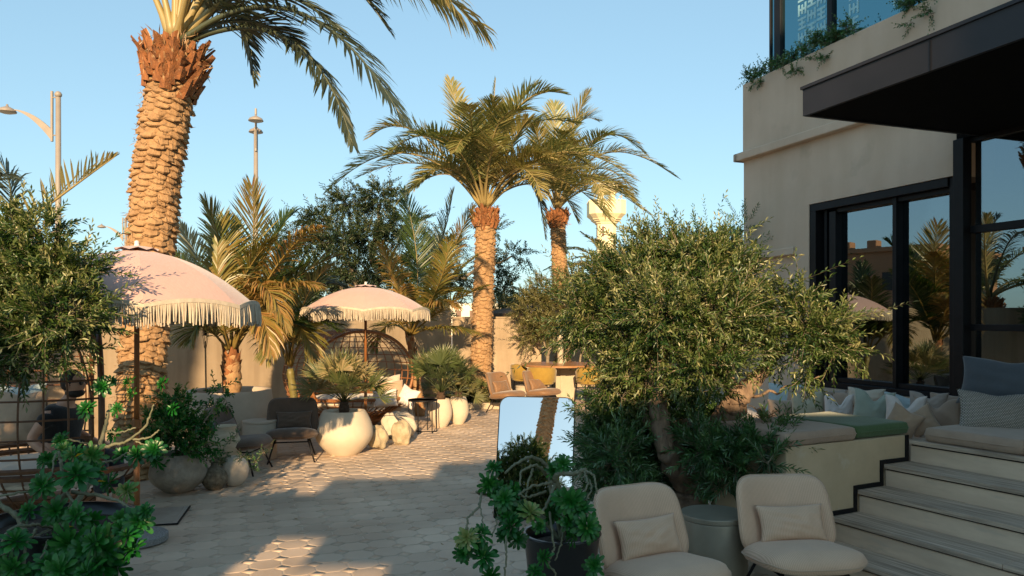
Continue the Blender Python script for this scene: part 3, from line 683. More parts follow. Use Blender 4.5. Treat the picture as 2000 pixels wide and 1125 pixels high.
# ---------------------------------------------------------------- the house on the right
bl = thing('house', tuple(fp(0, 0, 0)), 'grey-beige rendered two-storey house with dark framed windows along the right edge', 'house')
m = MB()
m.box((-1.26, .06, 0), (-.242, 4.0, 2.64), FR)                      # lower left wall, recessed
m.box((-1.26, 0.0, 2.64), (-.242, 4.0, 3.93), FR)
m.box((-.242, -.03, 0), (0, .5, 3.38), FR); m.box((1.96, -.03, 3.56), (9, .5, 3.93), FR)                          # raised surround left of window
m.box((0, -.03, 3.17), (1.94, .5, 3.38), FR)
m.box((-.242, 0.0, 3.38), (1.94, .5, 3.93), FR)
m.box((0, -.03, 0), (9, .35, 1.02), FR)
m.build('wall', M['plaster'], bl)
m = MB(); m.box((-1.34, -.10, 3.93), (9.2, .4, 4.035), FR); m.box((-1.36, -.10, 3.93), (-1.26, 4.1, 4.035), FR); m.build('cornice', M['plaster'], bl, bevel=.012)
m = MB(); m.box((-1.26, -.02, 4.035), (9.2, .12, 4.96), FR); m.box((-1.26, .12, 4.035), (-1.14, 4.0, 4.96), FR); m.box((-1.14, .12, 4.4), (9, 4, 4.5), FR); m.build('parapet', M['plaster'], bl, bevel=.012)
m = MB(); m.box((-1.275, -.035, 2.60), (-.262, .055, 2.69), FR); m.build('ledge', M['plaster'], bl, bevel=.01)
wi = MB(); wi.box((.0, -.02, 3.08), (1.85, .25, 3.165), FR); wi.box((.0, -.02, 1.025), (1.85, .25, 1.09), FR)
wi.box((.0, -.02, 1.09), (.10, .25, 3.08), FR); wi.box((.16, .05, 1.09), (.2, .2, 3.08), FR); wi.box((.26, .03, 1.09), (.36, .2, 3.05), FR)
wi.box((1.155, .03, 1.09), (1.205, .2, 3.08), FR); wi.box((.36, .05, 3.03), (1.85, .2, 3.08), FR); wi.box((.36, .05, 1.09), (1.85, .2, 1.14), FR)
wo = wi.build('window_frame', M['black'], bl, bevel=.004)
m = MB(); m.box((.1, .10, 1.09), (.26, .11, 3.05), FR); m.build('blank_panel', M['black'], wo)
for k0, k1 in ((.36, 1.155), (1.205, 1.85)):
    m = MB(); m.box((k0, .12, 1.14), (k1, .13, 3.03), FR); m.build('pane', M['glass'], wo)
m = MB(); m.box((1.93, -.05, 0), (2.04, .062, 3.50), FR); m.box((1.85, .0, 0), (1.93, .1, 3.165), FR); m.build('column', M['black'], bl, bevel=.006)
m = MB()
for z0, z1 in ((1.0, 1.08), (1.70, 1.76), (2.61, 2.68), (3.46, 3.52)): m.box((2.04, .03, z0), (8.5, .12, z1), FR)
for k0 in (3.9, 5.9): m.box((k0, .025, 1.0), (k0 + .07, .125, 3.5), FR)
wo2 = m.build('window_frame', M['black'], bl, bevel=.004)
for z0, z1 in ((1.08, 1.70), (1.76, 2.61), (2.68, 3.46)):
    for k0, k1 in ((2.07, 3.9), (3.97, 5.9), (5.97, 8.5)):
        m = MB(); m.box((k0, .07, z0), (k1, .08, z1), FR); m.build('pane', M['glass'], wo2)
# dim room behind the glass
m = MB(); m.box((-.1, .36, .9), (9, 6.0, .95), FR); m.box((-.1, .5, 3.5), (9, 6.1, 3.56), FR); m.box((-.12, .5, .95), (-.02, 6.0, 3.5), FR)
m.box((-.02, 6.0, .95), (.9, 6.1, 3.5), FR); m.box((1.6, 6.0, .95), (2.6, 6.1, 3.5), FR); m.box((3.4, 6.0, .95), (9, 6.1, 3.5), FR); m.box((.9, 6.0, .95), (1.6, 6.1, 2.1), FR); m.box((2.6, 6.0, .95), (3.4, 6.1, 2.1), FR)
m.box((.9, 6.0, 3.1), (1.6, 6.1, 3.5), FR); m.box((2.6, 6.0, 3.1), (3.4, 6.1, 3.5), FR)
m.build('room', M['room_dark'], bl)
# upper glass box
m = MB()
for k0, k1 in ((-.90, -.78), (.04, .12), (2.3, 2.38), (4.6, 4.68)): m.box((k0, .2, 4.5), (k1, .3, 9.5), FR)
m.box((-1.02, .22, 4.5), (-.99, .3, 9.5), FR)
wo3 = m.build('window_frame', M['black'], bl, bevel=.004)
for k0, k1 in ((-.99, -.90), (-.78, .04), (.12, 2.3), (2.38, 4.6)):
    m = MB(); m.box((k0, .24, 4.5), (k1, .25, 9.5), FR); m.build('pane', M['glass_teal'], wo3)
m = MB(); m.box((-.75, 1.6, 4.5), (9, 1.7, 9.5), FR); m.box((-.98, .3, 9.4), (9, 4, 9.5), FR); m.box((-.75, 1.7, 4.5), (-.65, 4, 9.4), FR); m.build('blind', M['room_dark'], bl)
# printed lettering-like marks on the upper panes
def glyph(mb, k, z, s, horiz):
    q = s * .5; t = s * .19; n0, n1 = .236, .2385
    def rect(x0, z0, x1, z1):
        if horiz: x0, z0, x1, z1 = z0, x0, z1, x1
        mb.box((k + x0, n0, z + z0), (k + x1, n1, z + z1), FR)
    rect(-q, -q, -q + t, q); rect(-t / 2, -q * .8, t / 2, q * .8); rect(q - t, -q, q, q)
    rect(-q + t, -t / 2, -t / 2, t / 2); rect(t / 2, -t / 2, q - t, t / 2)
m = MB(); ps = .175
for ci, k in enumerate((-.42, -.255, -.09)):
    for r_ in range(24): glyph(m, k, 5.16 + (0 if ci != 1 else .05) + r_ * ps, .145, (r_ + ci) % 2 == 0)
for ci, k in enumerate((.42, 1.05, 1.215, 1.38)):
    for r_ in range(24): glyph(m, k, 5.2 + (ci % 2) * .05 + r_ * ps, .145, (r_ + ci) % 2 == 0)
m.build('printed_marks', M['frit'], wo3)
# entrance canopy
cn = thing('entrance_canopy', tuple(fp(1, -1.9, 3.4)), 'black flat metal canopy jutting over the steps at the top right', 'canopy')
C0 = P(1568, 228, 6.29); kc = ((C0 - FO) @ FK); nc = ((C0 - FO) @ FN)
m = MB(); m.box((kc, nc, 3.49), (kc + 9, nc + .03, 3.71), FR); m.box((kc, nc + .03, 3.49), (kc + .03, -.03, 3.71), FR); m.build('fascia', M['canopy'], cn)
m = MB()
for q in (1.22, 2.44, 3.66, 4.88): m.box((kc + q, nc - .004, 3.49), (kc + q + .012, nc, 3.709), FR)
m.build('seam_cover', M['black'], cn)
m = MB(); m.box((kc - .015, nc - .015, 3.71), (kc + 9, nc + .05, 3.735), FR); m.build('drip_edge', M['canopy'], cn)
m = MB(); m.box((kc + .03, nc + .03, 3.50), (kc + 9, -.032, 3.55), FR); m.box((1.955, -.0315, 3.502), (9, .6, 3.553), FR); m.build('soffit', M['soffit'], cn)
m = MB(); m.box((kc + .03, nc + .05, 3.60), (kc + 9, -.11, 3.70), FR); m.build('deck_plate', M['canopy'], cn)

# ---------------------------------------------------------------- steps and plastered bench box
SO = np.array((2.353, 5.63, 0)); SE = np.array((.889, .457, 0)); SB = np.array((.457, -.889, 0))
def SR(V): return SO + V[:, :1] * SE + V[:, 1:2] * SB + V[:, 2:3] * np.array((0, 0, 1.))
def spt(a, b, z): return SO + a * SE + b * SB + np.array((0, 0, z))
st = thing('steps', tuple(spt(.3, 1, 0)), 'weathered timber-look steps with black gap-shade strips rising to the right', 'steps')
zs = [.175, .343, .51, .677, .845]
for i, z in enumerate(zs):
    a0 = -.3 + .3 * i; dep = .318 if i < 4 else 1.4
    zprev = zs[i - 1] if i else 0
    cuts = [0.012, [1.1, 1.25, 1.9, 1.6, 1.3][i], [2.9, 3.2, 3.5, 3.3, 3.0][i], 4.6]
    for c0, c1 in zip(cuts[:-1], cuts[1:]):
        nb = 3 if i < 4 else 1
        m = MB(); m.box((a0, c0 + .001, z - .032), (a0 + dep, c1 - .002, z), SR); m.build('tread', M['deck'], st, bevel=.003)
    m = MB(); m.box((a0 + .018, .014, zprev + .0005), (a0 + .045, 4.6, z - .045), SR); m.build('riser', M['riser'], st)
    m = MB(); m.box((a0 + .03, .016, z - .045), (a0 + .05, 4.6, z - .032), SR); m.build('gap_shade_strip', M['black'], st)  # black strip stands in for the shade under the tread edge
bx = thing('bench_box', tuple(spt(.2, -.3, 0)), 'plastered box bench beside the steps with a black stepped edge trim', 'bench')
m = MB(); m.box((-.435, -.78, 0), (.905, 0, .885), SR); m.build('bench_body', M['box_plaster'], bx, bevel=.008)
m = MB(); tw = .034; dn = .012
# stepped trim standing proud of the box face
seq = [(-.30, .175, .343), (0.0, .343, .51), (.3, .51, .677), (.6, .677, .845)]
for i, (a, z0, z1) in enumerate(seq):
    pass
for i in range(1, 5):
    a1 = -.3 + .3 * i; zt = zs[i - 1]
    m.box((a1 - .3, .0005, zt + .001), (a1 - tw + (.0), dn, zt + tw), SR)
    m.box((a1 - tw, .0005, zt + .001), (a1, dn, zs[i] + tw - .001 if i < 4 else .885), SR)
m.build('edge_trim', M['black'], bx)
bb = thing('window_bench', tuple(fp(.5, -.4, 0)), 'low plastered bench running under the big dark window', 'bench')
m = MB(); m.box((-1.2, -.85, 0), (1.8, -.04, .58), FR); m.build('bench_body', M['plaster'], bb, bevel=.01)
m = MB(); m.box((-.05, -.28, .58), (2.4, -.04, .98), FR); m.build('back_ledge', M['plaster'], bb, bevel=.02)
m = MB(); m.box((1.4, -1.2, .60), (5, -.05, .80), FR); m.box((-.2, -1.5, 0), (1.0, -.86, .5), FR); m.build('landing', M['plaster'], bb)
o = pad('seat_cushion', 2.6, .62, .12, M['cush_ltaupe'], bb, rot=(0, 0, math.atan2(FK[1], FK[0]))); o.location = tuple(fp(.35, -.5, .64) - np.array(bb.location))
# cushions that lie loose on the box and on the landing
aS = math.atan2(SE[1], SE[0])
def boxcush(name, a0, a1, b0, b1, z0, h, mat, label, grp):
    c = spt((a0 + a1) / 2, (b0 + b1) / 2, z0 + h / 2)
    o = pad(name, a1 - a0, abs(b1 - b0), h, mat, p=34, q=36, seed=int(abs(a0) * 100), n=34, crown=.004, piping=.004); o.location = tuple(c); o.rotation_euler.z = aS
    return tag(o, label, 'cushion', grp)
boxcush('seat_cushion', -.45, .30, -.74, .015, .888, .10, M['cush_taupe'], 'taupe seat cushion on the plastered box, left of the green cushion', 'seat cushions beside the steps')
boxcush('seat_cushion', .31, .94, -.80, -.005, .888, .10, M['cush_green'], 'green seat cushion on the plastered box at the head of the black trim', 'seat cushions beside the steps')
boxcush('seat_cushion', -.40, .35, -1.52, -.82, .85, .10, M['cush_taupe'], 'taupe cushion partly hidden behind the green one, next to the sage pillow', 'seat cushions beside the steps')
boxcush('seat_cushion', .93, 1.62, .11, .86, .848, .11, M['cush_taupe'], 'taupe seat cushion on the top step, nearest the gap beside the green cushion', 'seat cushions beside the steps')
boxcush('seat_cushion', .93, 1.62, .87, 1.9, .848, .11, M['cush_taupe'], 'taupe seat cushion under the woven pillow at the right edge', 'seat cushions beside the steps')
fy = math.atan2(FK[1], FK[0])
# pillows on the window bench  (u, v, Y)
G = 'pillows on the window bench'
pillow(1533, 778, 8.9, .44, .36, .16, M['cush_blue'], 'large pale blue pillow at the far left end of the bench, behind the olive trunk', yaw=fy + .5, chop=.05, seed=1)
pillow(1578, 797, 8.15, .36, .38, .16, M['cush_sage'], 'sage beige pillow with a chopped top, leftmost in the front row', yaw=-.5, chop=.22, seed=2, roll=-.08)
pillow(1618, 792, 8.45, .38, .38, .16, M['cush_ltaupe'], 'plain taupe pillow standing between the sage and the small white pillow', yaw=-.6, chop=.03, seed=3)
pillow(1638, 801, 7.75, .29, .34, .15, M['cush_white'], 'small white pillow with a sharply chopped top between sage and mint pillows', yaw=-.4, chop=.30, seed=4)
pillow(1676, 800, 7.9, .34, .30, .13, M['cush_ltaupe'], 'flat taupe pillow tucked behind the mint pillow', yaw=-.8, chop=.03, seed=5)
pillow(1690, 776, 7.75, .40, .20, .12, M['cush_cream'], 'cream lumbar pillow with faint stripes behind the mint pillow', yaw=-.9, chop=.1, seed=6)
pillow(1705, 800, 7.15, .36, .38, .16, M['cush_mint'], 'mint green pillow with deep folds at the centre of the bench', yaw=-.45, chop=.24, seed=7, roll=.1)
pillow(1775, 794, 7.1, .50, .22, .13, M['cush_blue'], 'long pale blue lumbar pillow under the window, right of the mint pillow', yaw=-.85, chop=.1, seed=8, roll=.08)
pillow(1768, 806, 6.75, .34, .32, .14, M['cush_white'], 'white pillow with a notched top standing behind the small tan pillow', yaw=-.6, chop=.34, seed=9)
pillow(1764, 823, 6.45, .26, .24, .12, M['cush_tan'], 'small tan pillow with a piped edge at the front of the pile', yaw=-.5, chop=.05, seed=10, roll=.5)
pillow(1800, 823, 6.5, .24, .24, .11, M['cush_tan'], 'second small tan pillow, leaning against the olive-taupe pillow', yaw=-.5, chop=.05, seed=11, roll=-.5)
pillow(1830, 808, 6.75, .40, .30, .14, M['cush_taupe'], 'olive-taupe pillow with a wide notch near the right end of the bench', yaw=-.7, chop=.3, seed=12)
pillow(1812, 792, 6.95, .34, .26, .13, M['cush_ltaupe'], 'grey-taupe pillow half hidden behind the wide notched pillow', yaw=-.8, chop=.2, seed=13)
pillow(1860, 800, 6.95, .44, .30, .13, M['cush_taupe'], 'dark taupe back pillow beside the black column', yaw=-.95, chop=.03, seed=14)
pillow(1528, 802, 8.6, .34, .26, .30, M['cush_tan'], 'tan block cushion standing below the pale blue pillow', yaw=-.3, chop=0, seed=15, cat='cushion', name='block_cushion', lean=0)
pillow(1946, 806, 6.0, .56, .345, .17, M['weave'], 'large woven black and cream lumbar pillow at the right edge', yaw=-.28, chop=.06, seed=16, group='pillows by the glass', roll=.05)
pillow(1965, 748, 6.25, .72, .42, .16, M['cush_slate'], 'big slate blue back pillow leaning against the glass behind the woven pillow', yaw=-.9, chop=.05, seed=17, group='pillows by the glass', roll=.03)
pillow(1905, 815, 6.2, .22, .3, .1, M['cush_slate'], 'dark blue pillow edge peeking out left of the woven pillow', yaw=-.6, chop=.05, seed=18, group='pillows by the glass')
for k0, k1 in ((.03, .72), (.73, 1.42), (1.43, 1.84)):
    o = pad('back_cushion', k1 - k0, .34, .13, M['cush_taupe'], p=12, q=6, seed=int(k0 * 50)); o.location = tuple(fp((k0 + k1) / 2, -.36, .86)); o.rotation_euler = (R(78), 0, fy)
    tag(o, {'.03': 'long grey-taupe back cushion under the left window pane', '.73': 'long grey-taupe back cushion under the window mullion', '1.43': 'short grey-taupe back cushion next to the black column'}[('%g' % k0).lstrip('0')], 'cushion', 'back cushions along the window')

# ================================================================ THINGS
# ---- lounge chairs: local frame, sitter looks towards -Y
def lounge_chair(loc, rz, fab, label, group, pillow_on=True, s=1.0, seed=0):
    r = thing('lounge_chair', loc, label, 'chair', group, rz)
    def sd(V):
        V = V.copy(); V[:, 2] += .10 * ((V[:, 1]) / .3).clip(-1, 1) * -.12 + .035 * (V[:, 0] / .3) ** 2 * 0 - .05 * ((-V[:, 1] - .2).clip(0)) / .1 * .5
        return V
    pad('seat', .66 * s, .60 * s, .13, M[fab], r, loc=(0, -.02, .335), rot=(R(-4), 0, 0), p=3.6, q=4.5, deform=sd, crown=.018, n=28, piping=.0045, pipe_mat=M['piping'] if fab == 'chair_fab' else None)
    def bd(V):
        V = V.copy(); V[:, 2] += .09 * (V[:, 0] / .3) ** 2; w = 1 + .04 * (-V[:, 1] / .25); V[:, 0] *= w; return V
    pad('backrest', .64 * s, .52 * s, .085, M[fab], r, loc=(0, .30, .515), rot=(R(70), 0, 0), p=4.5, q=6, deform=bd, n=28, piping=.004, pipe_mat=M['piping'] if fab == 'chair_fab' else None)
    if pillow_on:
        me = pillow_mesh(.46, .24, .12, M[fab], seed + 40, .0, name='lumbar_pillow'); o = link_mesh('lumbar_pillow', me, r, (.02, .16, .49)); o.rotation_euler = (R(-22), 0, 0)
    for sx in (-1, 1):
        for (y0, y1) in ((-.16, -.27), (.16, .29)):
            m = MB(); m.tube([(sx * .20, y0, .285), (sx * .285, y1, 0)], .0105, 6); m.build('leg', M['black'], r, smooth=True, local=True)
    m = MB()
    for y in (-.16, .16): m.tube([(-.215, y - (.02 if y < 0 else -.02), .255), (.215, y - (.02 if y < 0 else -.02), .255)], .009, 6)
    for sx in (-.2, .2): m.tube([(sx, -.18, .262), (sx, .18, .262)], .009, 6)
    for sx in (-.12, .12): m.tube([(sx, .18, .262), (sx, .24, .36), (sx, .30, .46)], .009, 6)
    m.build('seat_frame', M['black'], r, smooth=True, local=True)
    return r
FG = 'striped beige lounge chairs by the steps'
lounge_chair((.88, 4.42, 0), R(27), 'chair_fab', 'striped beige lounge chair turned to the right, beside the succulent in the black pot', FG)
lounge_chair((1.80, 4.72, 0), R(7), 'chair_fab', 'striped beige lounge chair facing straight out, at the foot of the steps', FG, seed=2)
lounge_chair((-2.83, 9.75, 0), R(14), 'chair_dark', 'dark brown lounge chair beside the big round cream pot', 'dark lounge chairs')
lounge_chair((-3.22, 9.0, 0), R(86), 'chair_dark', 'dark brown lounge chair seen from the side behind the clay jar', 'dark lounge chairs')
lounge_chair((-.10, 14.8, 0), R(52), 'chair_tan', 'tan lounge chair nearer the left date palm, its legs fully in view', 'tan lounge chairs at the far end', seed=4)
lounge_chair((.62, 15.3, 0), R(48), 'chair_tan', 'tan lounge chair just in front of the round dining table', 'tan lounge chairs at the far end', seed=6)
# drum tables
def drum(loc, r, h, mat, label, hollow=False):
    t = thing('side_table', loc, label, 'table', 'drum side tables')
    m = MB(); m.lathe([(r * .96, 0), (r * .985, .01), (r * .985, h - .045), (r * .97, h - .035)], 64); m.build('table_body', mat, t, smooth=False, local=True, bevel=.004)
    for p_ in t.children: p_.data.shade_smooth()
    m = MB(); m.lathe([(r * .97, h - .0345), (r, h - .03), (r, h - .006), (r * .99, h)], 64); m.build('table_top', mat, t, local=True)
    return t
drum((1.365, 5.12, 0), .222, .50, M['table_grey'], 'grey-green drum side table between the two striped lounge chairs')
drum((-3.28, 9.85, 0), .215, .5, M['grey_pot'], 'pale concrete drum table behind the clay jar, between dark chairs')
drum((.26, 15.5, 0), .19, .46, M['cream'], 'small cream drum table between the two tan lounge chairs')

# ---- leaning mirror
mt = thing('mirror', (.35, 6.75, 0), 'tall rounded floor mirror leaning back behind the succulent, reflecting sky and trees', 'mirror')
def rr_ring(w, h, r, n=7):
    pts = []
    for cx, cz, a0 in ((w / 2 - r, h - r, 0), (-w / 2 + r, h - r, 90), (-w / 2 + r * .25, r * .25, 180), (w / 2 - r * .25, r * .25, 270)):
        rr_ = r if cz > h / 2 else r * .25
        for i in range(n): a = R(a0 + 90 * i / (n - 1)); pts.append((cx + rr_ * math.cos(a), cz + rr_ * math.sin(a)))
    return pts
MH = 1.10; MW = .70; ml = R(15); yaw = R(-11)
def mfr(V):
    V = np.asarray(V, float); x = V[:, 0]; y = V[:, 1]; z = V[:, 2]
    Y = y * math.cos(ml) + z * math.sin(ml); Z = z * math.cos(ml) - y * math.sin(ml)
    return np.stack([x * math.cos(yaw) - Y * math.sin(yaw), x * math.sin(yaw) + Y * math.cos(yaw), Z], 1) + np.array((.18, 6.68, .03))
ring = rr_ring(MW, MH, .09); ri = rr_ring(MW - .016, MH - .016, .083); n_ = len(ring)
m = MB(); V = [(x, -.022, z) for x, z in ring] + [(x, .022, z) for x, z in ring] + [(x, -.022, z + .008) for x, z in ri]
m.add(mfr(V), [(i, (i + 1) % n_, n_ + (i + 1) % n_, n_ + i) for i in range(n_)] + [tuple(n_ + i for i in range(n_))] + [(i, 2 * n_ + i, 2 * n_ + (i + 1) % n_, (i + 1) % n_) for i in range(n_)])
m.build('mirror_frame', M['black'], mt)
m = MB(); m.add(mfr([(x, -.019, z + .008) for x, z in ri]), [tuple(range(n_))]); m.build('mirror_glass', M['mirror'], mt)
m = MB(); m.tube([mfr(np.array([(x, .03, .8)]))[0] if e == 0 else np.array((.18 + x, 7.25, .0)) for x, e in ((-.2, 0), (-.2, 1))], .012, 6); m.tube([mfr(np.array([(.2, .03, .8)]))[0], np.array((.38, 7.27, .0))], .012, 6); m.build('stand', M['black'], mt)

# ---- parasols
def parasol(loc, rad, rim, top, rz, label, poler=.024, base=True, sc=1.0):
    r = thing('parasol', loc, label, 'parasol', 'pink fringed parasols', rz)
    nS = 8; H = top - rim
    def surf(q, s, side):   # q 0 apex..1 rim, s 0..1 across a panel
        a0 = (side) / nS * 2 * math.pi; a1 = (side + 1) / nS * 2 * math.pi
        rr = rad * q; z = rim + H * (1 - q ** 2.0)
        p0 = np.array((math.cos(a0) * rr, math.sin(a0) * rr)); p1 = np.array((math.cos(a1) * rr, math.sin(a1) * rr))
        p = p0 + (p1 - p0) * s; sag = 4 * s * (1 - s)
        p = p * (1 + .035 * sag * q)                              # slightly bellied cloth between the ribs
        return np.array((p[0], p[1], z - .012 * sag * q + .034 * sag * q ** 5 ))
    for k in range(nS):
        m = MB(); nq, ns = 14, 9; V = []
        for i in range(nq):
            q = .045 + .955 * i / (nq - 1)
            for j in range(ns): V.append(surf(q, j / (ns - 1), k))
        V = np.array(V); V2 = V - np.array((0, 0, .004)); nn = len(V)
        Fc = []
        for i in range(nq - 1):
            for j in range(ns - 1): a = i * ns + j; Fc += [(a, a + ns, a + ns + 1, a + 1), (nn + a, nn + a + 1, nn + a + ns + 1, nn + a + ns)]
        m.add(np.concatenate([V, V2]), Fc); m.build('canopy_panel', M['canvas'], r, smooth=True, local=True)
        rb = MB(); a = k / nS * 2 * math.pi
        rb.tube([(math.cos(a) * rad * q, math.sin(a) * rad * q, rim + H * (1 - q ** 2.0) - .014) for q in np.linspace(.04, .99, 12)], .006, 5)
        rb.tube([(.03 * math.cos(a), .03 * math.sin(a), rim - .02), (math.cos(a) * rad * .5, math.sin(a) * rad * .5, rim + H * (1 - .5 ** 2.0) - .02)], .005, 5)
        rb.build('rib', M['pole_wood'], r, local=True)
    # scalloped fringe: header band plus separate strings
    fr = MB(); TR = Tri(); per = int(66 * sc)
    for k in range(nS):
        for j in range(per):
            s = (j + .5) / per; q = surf(1.0, s, k); sc_ = .022 * math.sin(s * math.pi) 
            top_ = q + np.array((0, 0, sc_ + .008)); L = .158 * rng.uniform(.82, 1.1) + sc_
            o = np.array((q[0], q[1], 0)); o = o / np.linalg.norm(o); t = np.array((-o[1], o[0], 0)); w = .0055
            sw = rng.normal(0, .008); sw2 = rng.normal(0, .006)
            pts = [top_ + o * .004, top_ + o * (.008 + sw2) + t * sw * .4 - np.array((0, 0, L * .5)), top_ + o * (.006 + sw2 * 1.6) + t * sw - np.array((0, 0, L))]
            V = []
            for p in pts: V += [p - t * w, p + o * w * 1.1, p + t * w, p - o * w]
            T = []
            for a in (0, 4):
                for x in range(4): T += [(a + x, a + (x + 1) % 4, a + 4 + (x + 1) % 4), (a + x, a + 4 + (x + 1) % 4, a + 4 + x)]
            TR.add(V, T, rng.random())
        hb = [surf(1.0, s, k) + np.array((0, 0, .022 * math.sin(s * math.pi) + .004)) for s in np.linspace(0, 1, 12)]
        V = []
        for p in hb:
            o = np.array((p[0], p[1], 0)); o /= np.linalg.norm(o); V += [p + o * .009 + (0, 0, .016), p + o * .012 - (0, 0, .014), p + o * .001 + (0, 0, .018)]
        fr.add(V, [(i * 3, i * 3 + 3, i * 3 + 4, i * 3 + 1) for i in range(11)] + [(i * 3 + 2, i * 3 + 5, i * 3 + 3, i * 3) for i in range(11)])
    fb_ = fr.build('fringe_band', M['fringe'], r, local=True)
    f = TR.build('fringe', M['fringe'], None, kind='stuff'); f.parent = fb_
    # vent cap and finial
    m = MB(); V = []; nn = 32
    for i, (q, dz) in enumerate(((.02, .04), (.09, .035), (.17, .022))):
        for a in range(nn): aa = a / nn * 2 * math.pi; V.append((math.cos(aa) * rad * q, math.sin(aa) * rad * q, rim + H * (1 - q ** 2.0) + dz + (.010 * math.cos(aa * 8) if i == 2 else 0)))
    m.add(V, [(i * nn + a, i * nn + (a + 1) % nn, (i + 1) * nn + (a + 1) % nn, (i + 1) * nn + a) for i in range(2) for a in range(nn)]); m.build('vent_cap', M['canvas'], r, smooth=True, local=True)
    m = MB(); m.lathe([(.02, top + .02), (.022, top + .045), (.018, top + .05), (.017, top + .075), (.006, top + .082)], 16); m.build('finial', M['white_plastic'], r, smooth=True, local=True)
    m = MB(); m.tube([(0, 0, .05), (0, 0, .95)], poler, 16); m.tube([(0, 0, .951), (0, 0, top + .02)], poler * .86, 16); m.build('pole', M['pole_wood'], r, smooth=True, local=True)
    m = MB(); m.lathe([(poler * 1.5, .93), (poler * 1.5, 1.0)], 16); m.build('pole_joint', M['pole_wood'], r, local=True)
    if base:
        m = MB(); m.lathe([(.23, 0.012), (.235, .02), (.235, .065), (.22, .075)], 40); m.lathe([(.035, .076), (.033, .22)], 16); m.build('base', M['umb_base'], r, local=True)
    return r
parasol((-3.03, 6.12, 0), .955, 1.895, 2.36, R(-16), 'near pink fringed parasol with olive twigs shadowing its canopy, before the thick palm trunk', sc=1.1)
parasol((-2.26, 11.7, 0), .98, 1.93, 2.31, R(9), 'farther pink fringed parasol above the fan palm in the round cream pot')

# ---- pots
def pot(loc, prof, mat, label, name='plant_pot', cat='pot', group=None, wob=0, n=56, soil=None, smooth=True):
    t = thing(name, loc, label, cat, group)
    m = MB(); m.lathe(prof, n, wob=wob, cap=False); m.add([(0, 0, prof[0][1])], []); 
    pb_ = m.build('pot_body', mat, t, smooth=smooth, local=True)
    if soil:
        m = MB(); m.lathe([(soil[0], soil[1] - .01), (soil[0] * .6, soil[1] + .012), (.01, soil[1] + .02)], 24, cap=False); m.build('soil', M['soil'], pb_, local=True)
    return t
def bowl_prof(rb, rm, rt, h, zm=.45, lip=.03, inner=.12):
    z = np.linspace(0, 1, 16); pr = [(rb * .97, 0.0)]
    for q in z[1:]:
        if q < zm: r = rb + (rm - rb) * math.sin(q / zm * math.pi / 2)
        else: r = rt + (rm - rt) * math.cos((q - zm) / (1 - zm) * math.pi / 2) ** .9
        pr.append((r, h * q))
    pr += [(rt - .006, h + .008), (rt - lip, h + .006), (rt - lip - .01, h - .02), (rt - lip - .015, h - inner)]
    return pr
pot((-3.95, 10.6, 0), bowl_prof(.40, .585, .56, .82, .6, .06, .18), M['grey_pot'], 'huge concrete bowl planter holding the yellow-leaved palm, against the diagonal wall', soil=(.50, .68))
pot((-2.26, 10.2, 0), bowl_prof(.20, .385, .285, .575, .5, .05), M['concrete_pot'], 'round cream pot holding the fan palm, right of the dark chair', soil=(.235, .49))
pot((-1.20, 12.75, 0), bowl_prof(.10, .195, .15, .47, .5, .03), M['concrete_pot'], 'tall egg-shaped cream pot, left one of the pair by the date palm', group='egg-shaped cream pots', soil=(.12, .42))
pot((-.93, 13.15, 0), bowl_prof(.09, .18, .13, .46, .5, .03), M['concrete_pot'], 'slimmer egg-shaped cream pot, right one of the pair by the date palm', group='egg-shaped cream pots', soil=(.11, .41))
pot((-3.50, 7.95, 0), bowl_prof(.12, .295, .22, .40, .48, .04), M['stone_pot'], 'rough grey stone bowl pot half in sun under the leafy bush', wob=.02, soil=(.18, .34))
pot((-3.30, 8.75, 0), [(.09, 0), (.12, .05), (.155, .2), (.165, .33), (.158, .42), (.115, .53), (.11, .56), (.12, .575), (.115, .585), (.09, .58), (.088, .4)], M['clay'], 'tall pale clay jar with throwing rings, behind the round white vase', name='clay_jar', cat='jar', wob=.008)
pot((-3.02, 8.25, 0), [(.06, 0), (.09, .015), (.135, .09), (.152, .17), (.135, .25), (.09, .30), (.07, .315), (.066, .31), (.06, .24)], M['whiteclay'], 'round white clay vase with a narrow mouth, in front of the tall jar', name='clay_vase', cat='vase', wob=.006)
pot((-3.16, 8.05, 0), [(.06, 0), (.09, .02), (.13, .08), (.137, .13), (.11, .19), (.06, .235), (.035, .25), (.037, .29), (.03, .285), (.028, .2)], M['brownclay'], 'pitted brown clay vase with dry grass, smallest of the three by the stone bowl', name='clay_vase', cat='vase', wob=.02)
pot((.28, 4.28, 0), [(.13, .0), (.15, .02), (.205, .5), (.215, .585), (.225, .60), (.20, .602), (.19, .55), (.18, .45)], M['blackpot'], 'tall glossy black tapered pot under the trailing succulent beside the striped chair', soil=(.185, .54))
pot((-2.72, 4.55, 0), [(.22, .0), (.26, .03), (.40, .5), (.42, .59), (.44, .61), (.40, .612), (.38, .52)], M['blackpot'], 'wide glossy black pot in the bottom left corner under the branching succulent', soil=(.375, .55))
pot((-2.05, 13.1, 0), [(.1, 0), (.14, .28), (.15, .3), (.13, .3), (.12, .25)], M['grey_pot'], 'small dark pot behind the black wire table', soil=(.12, .27))

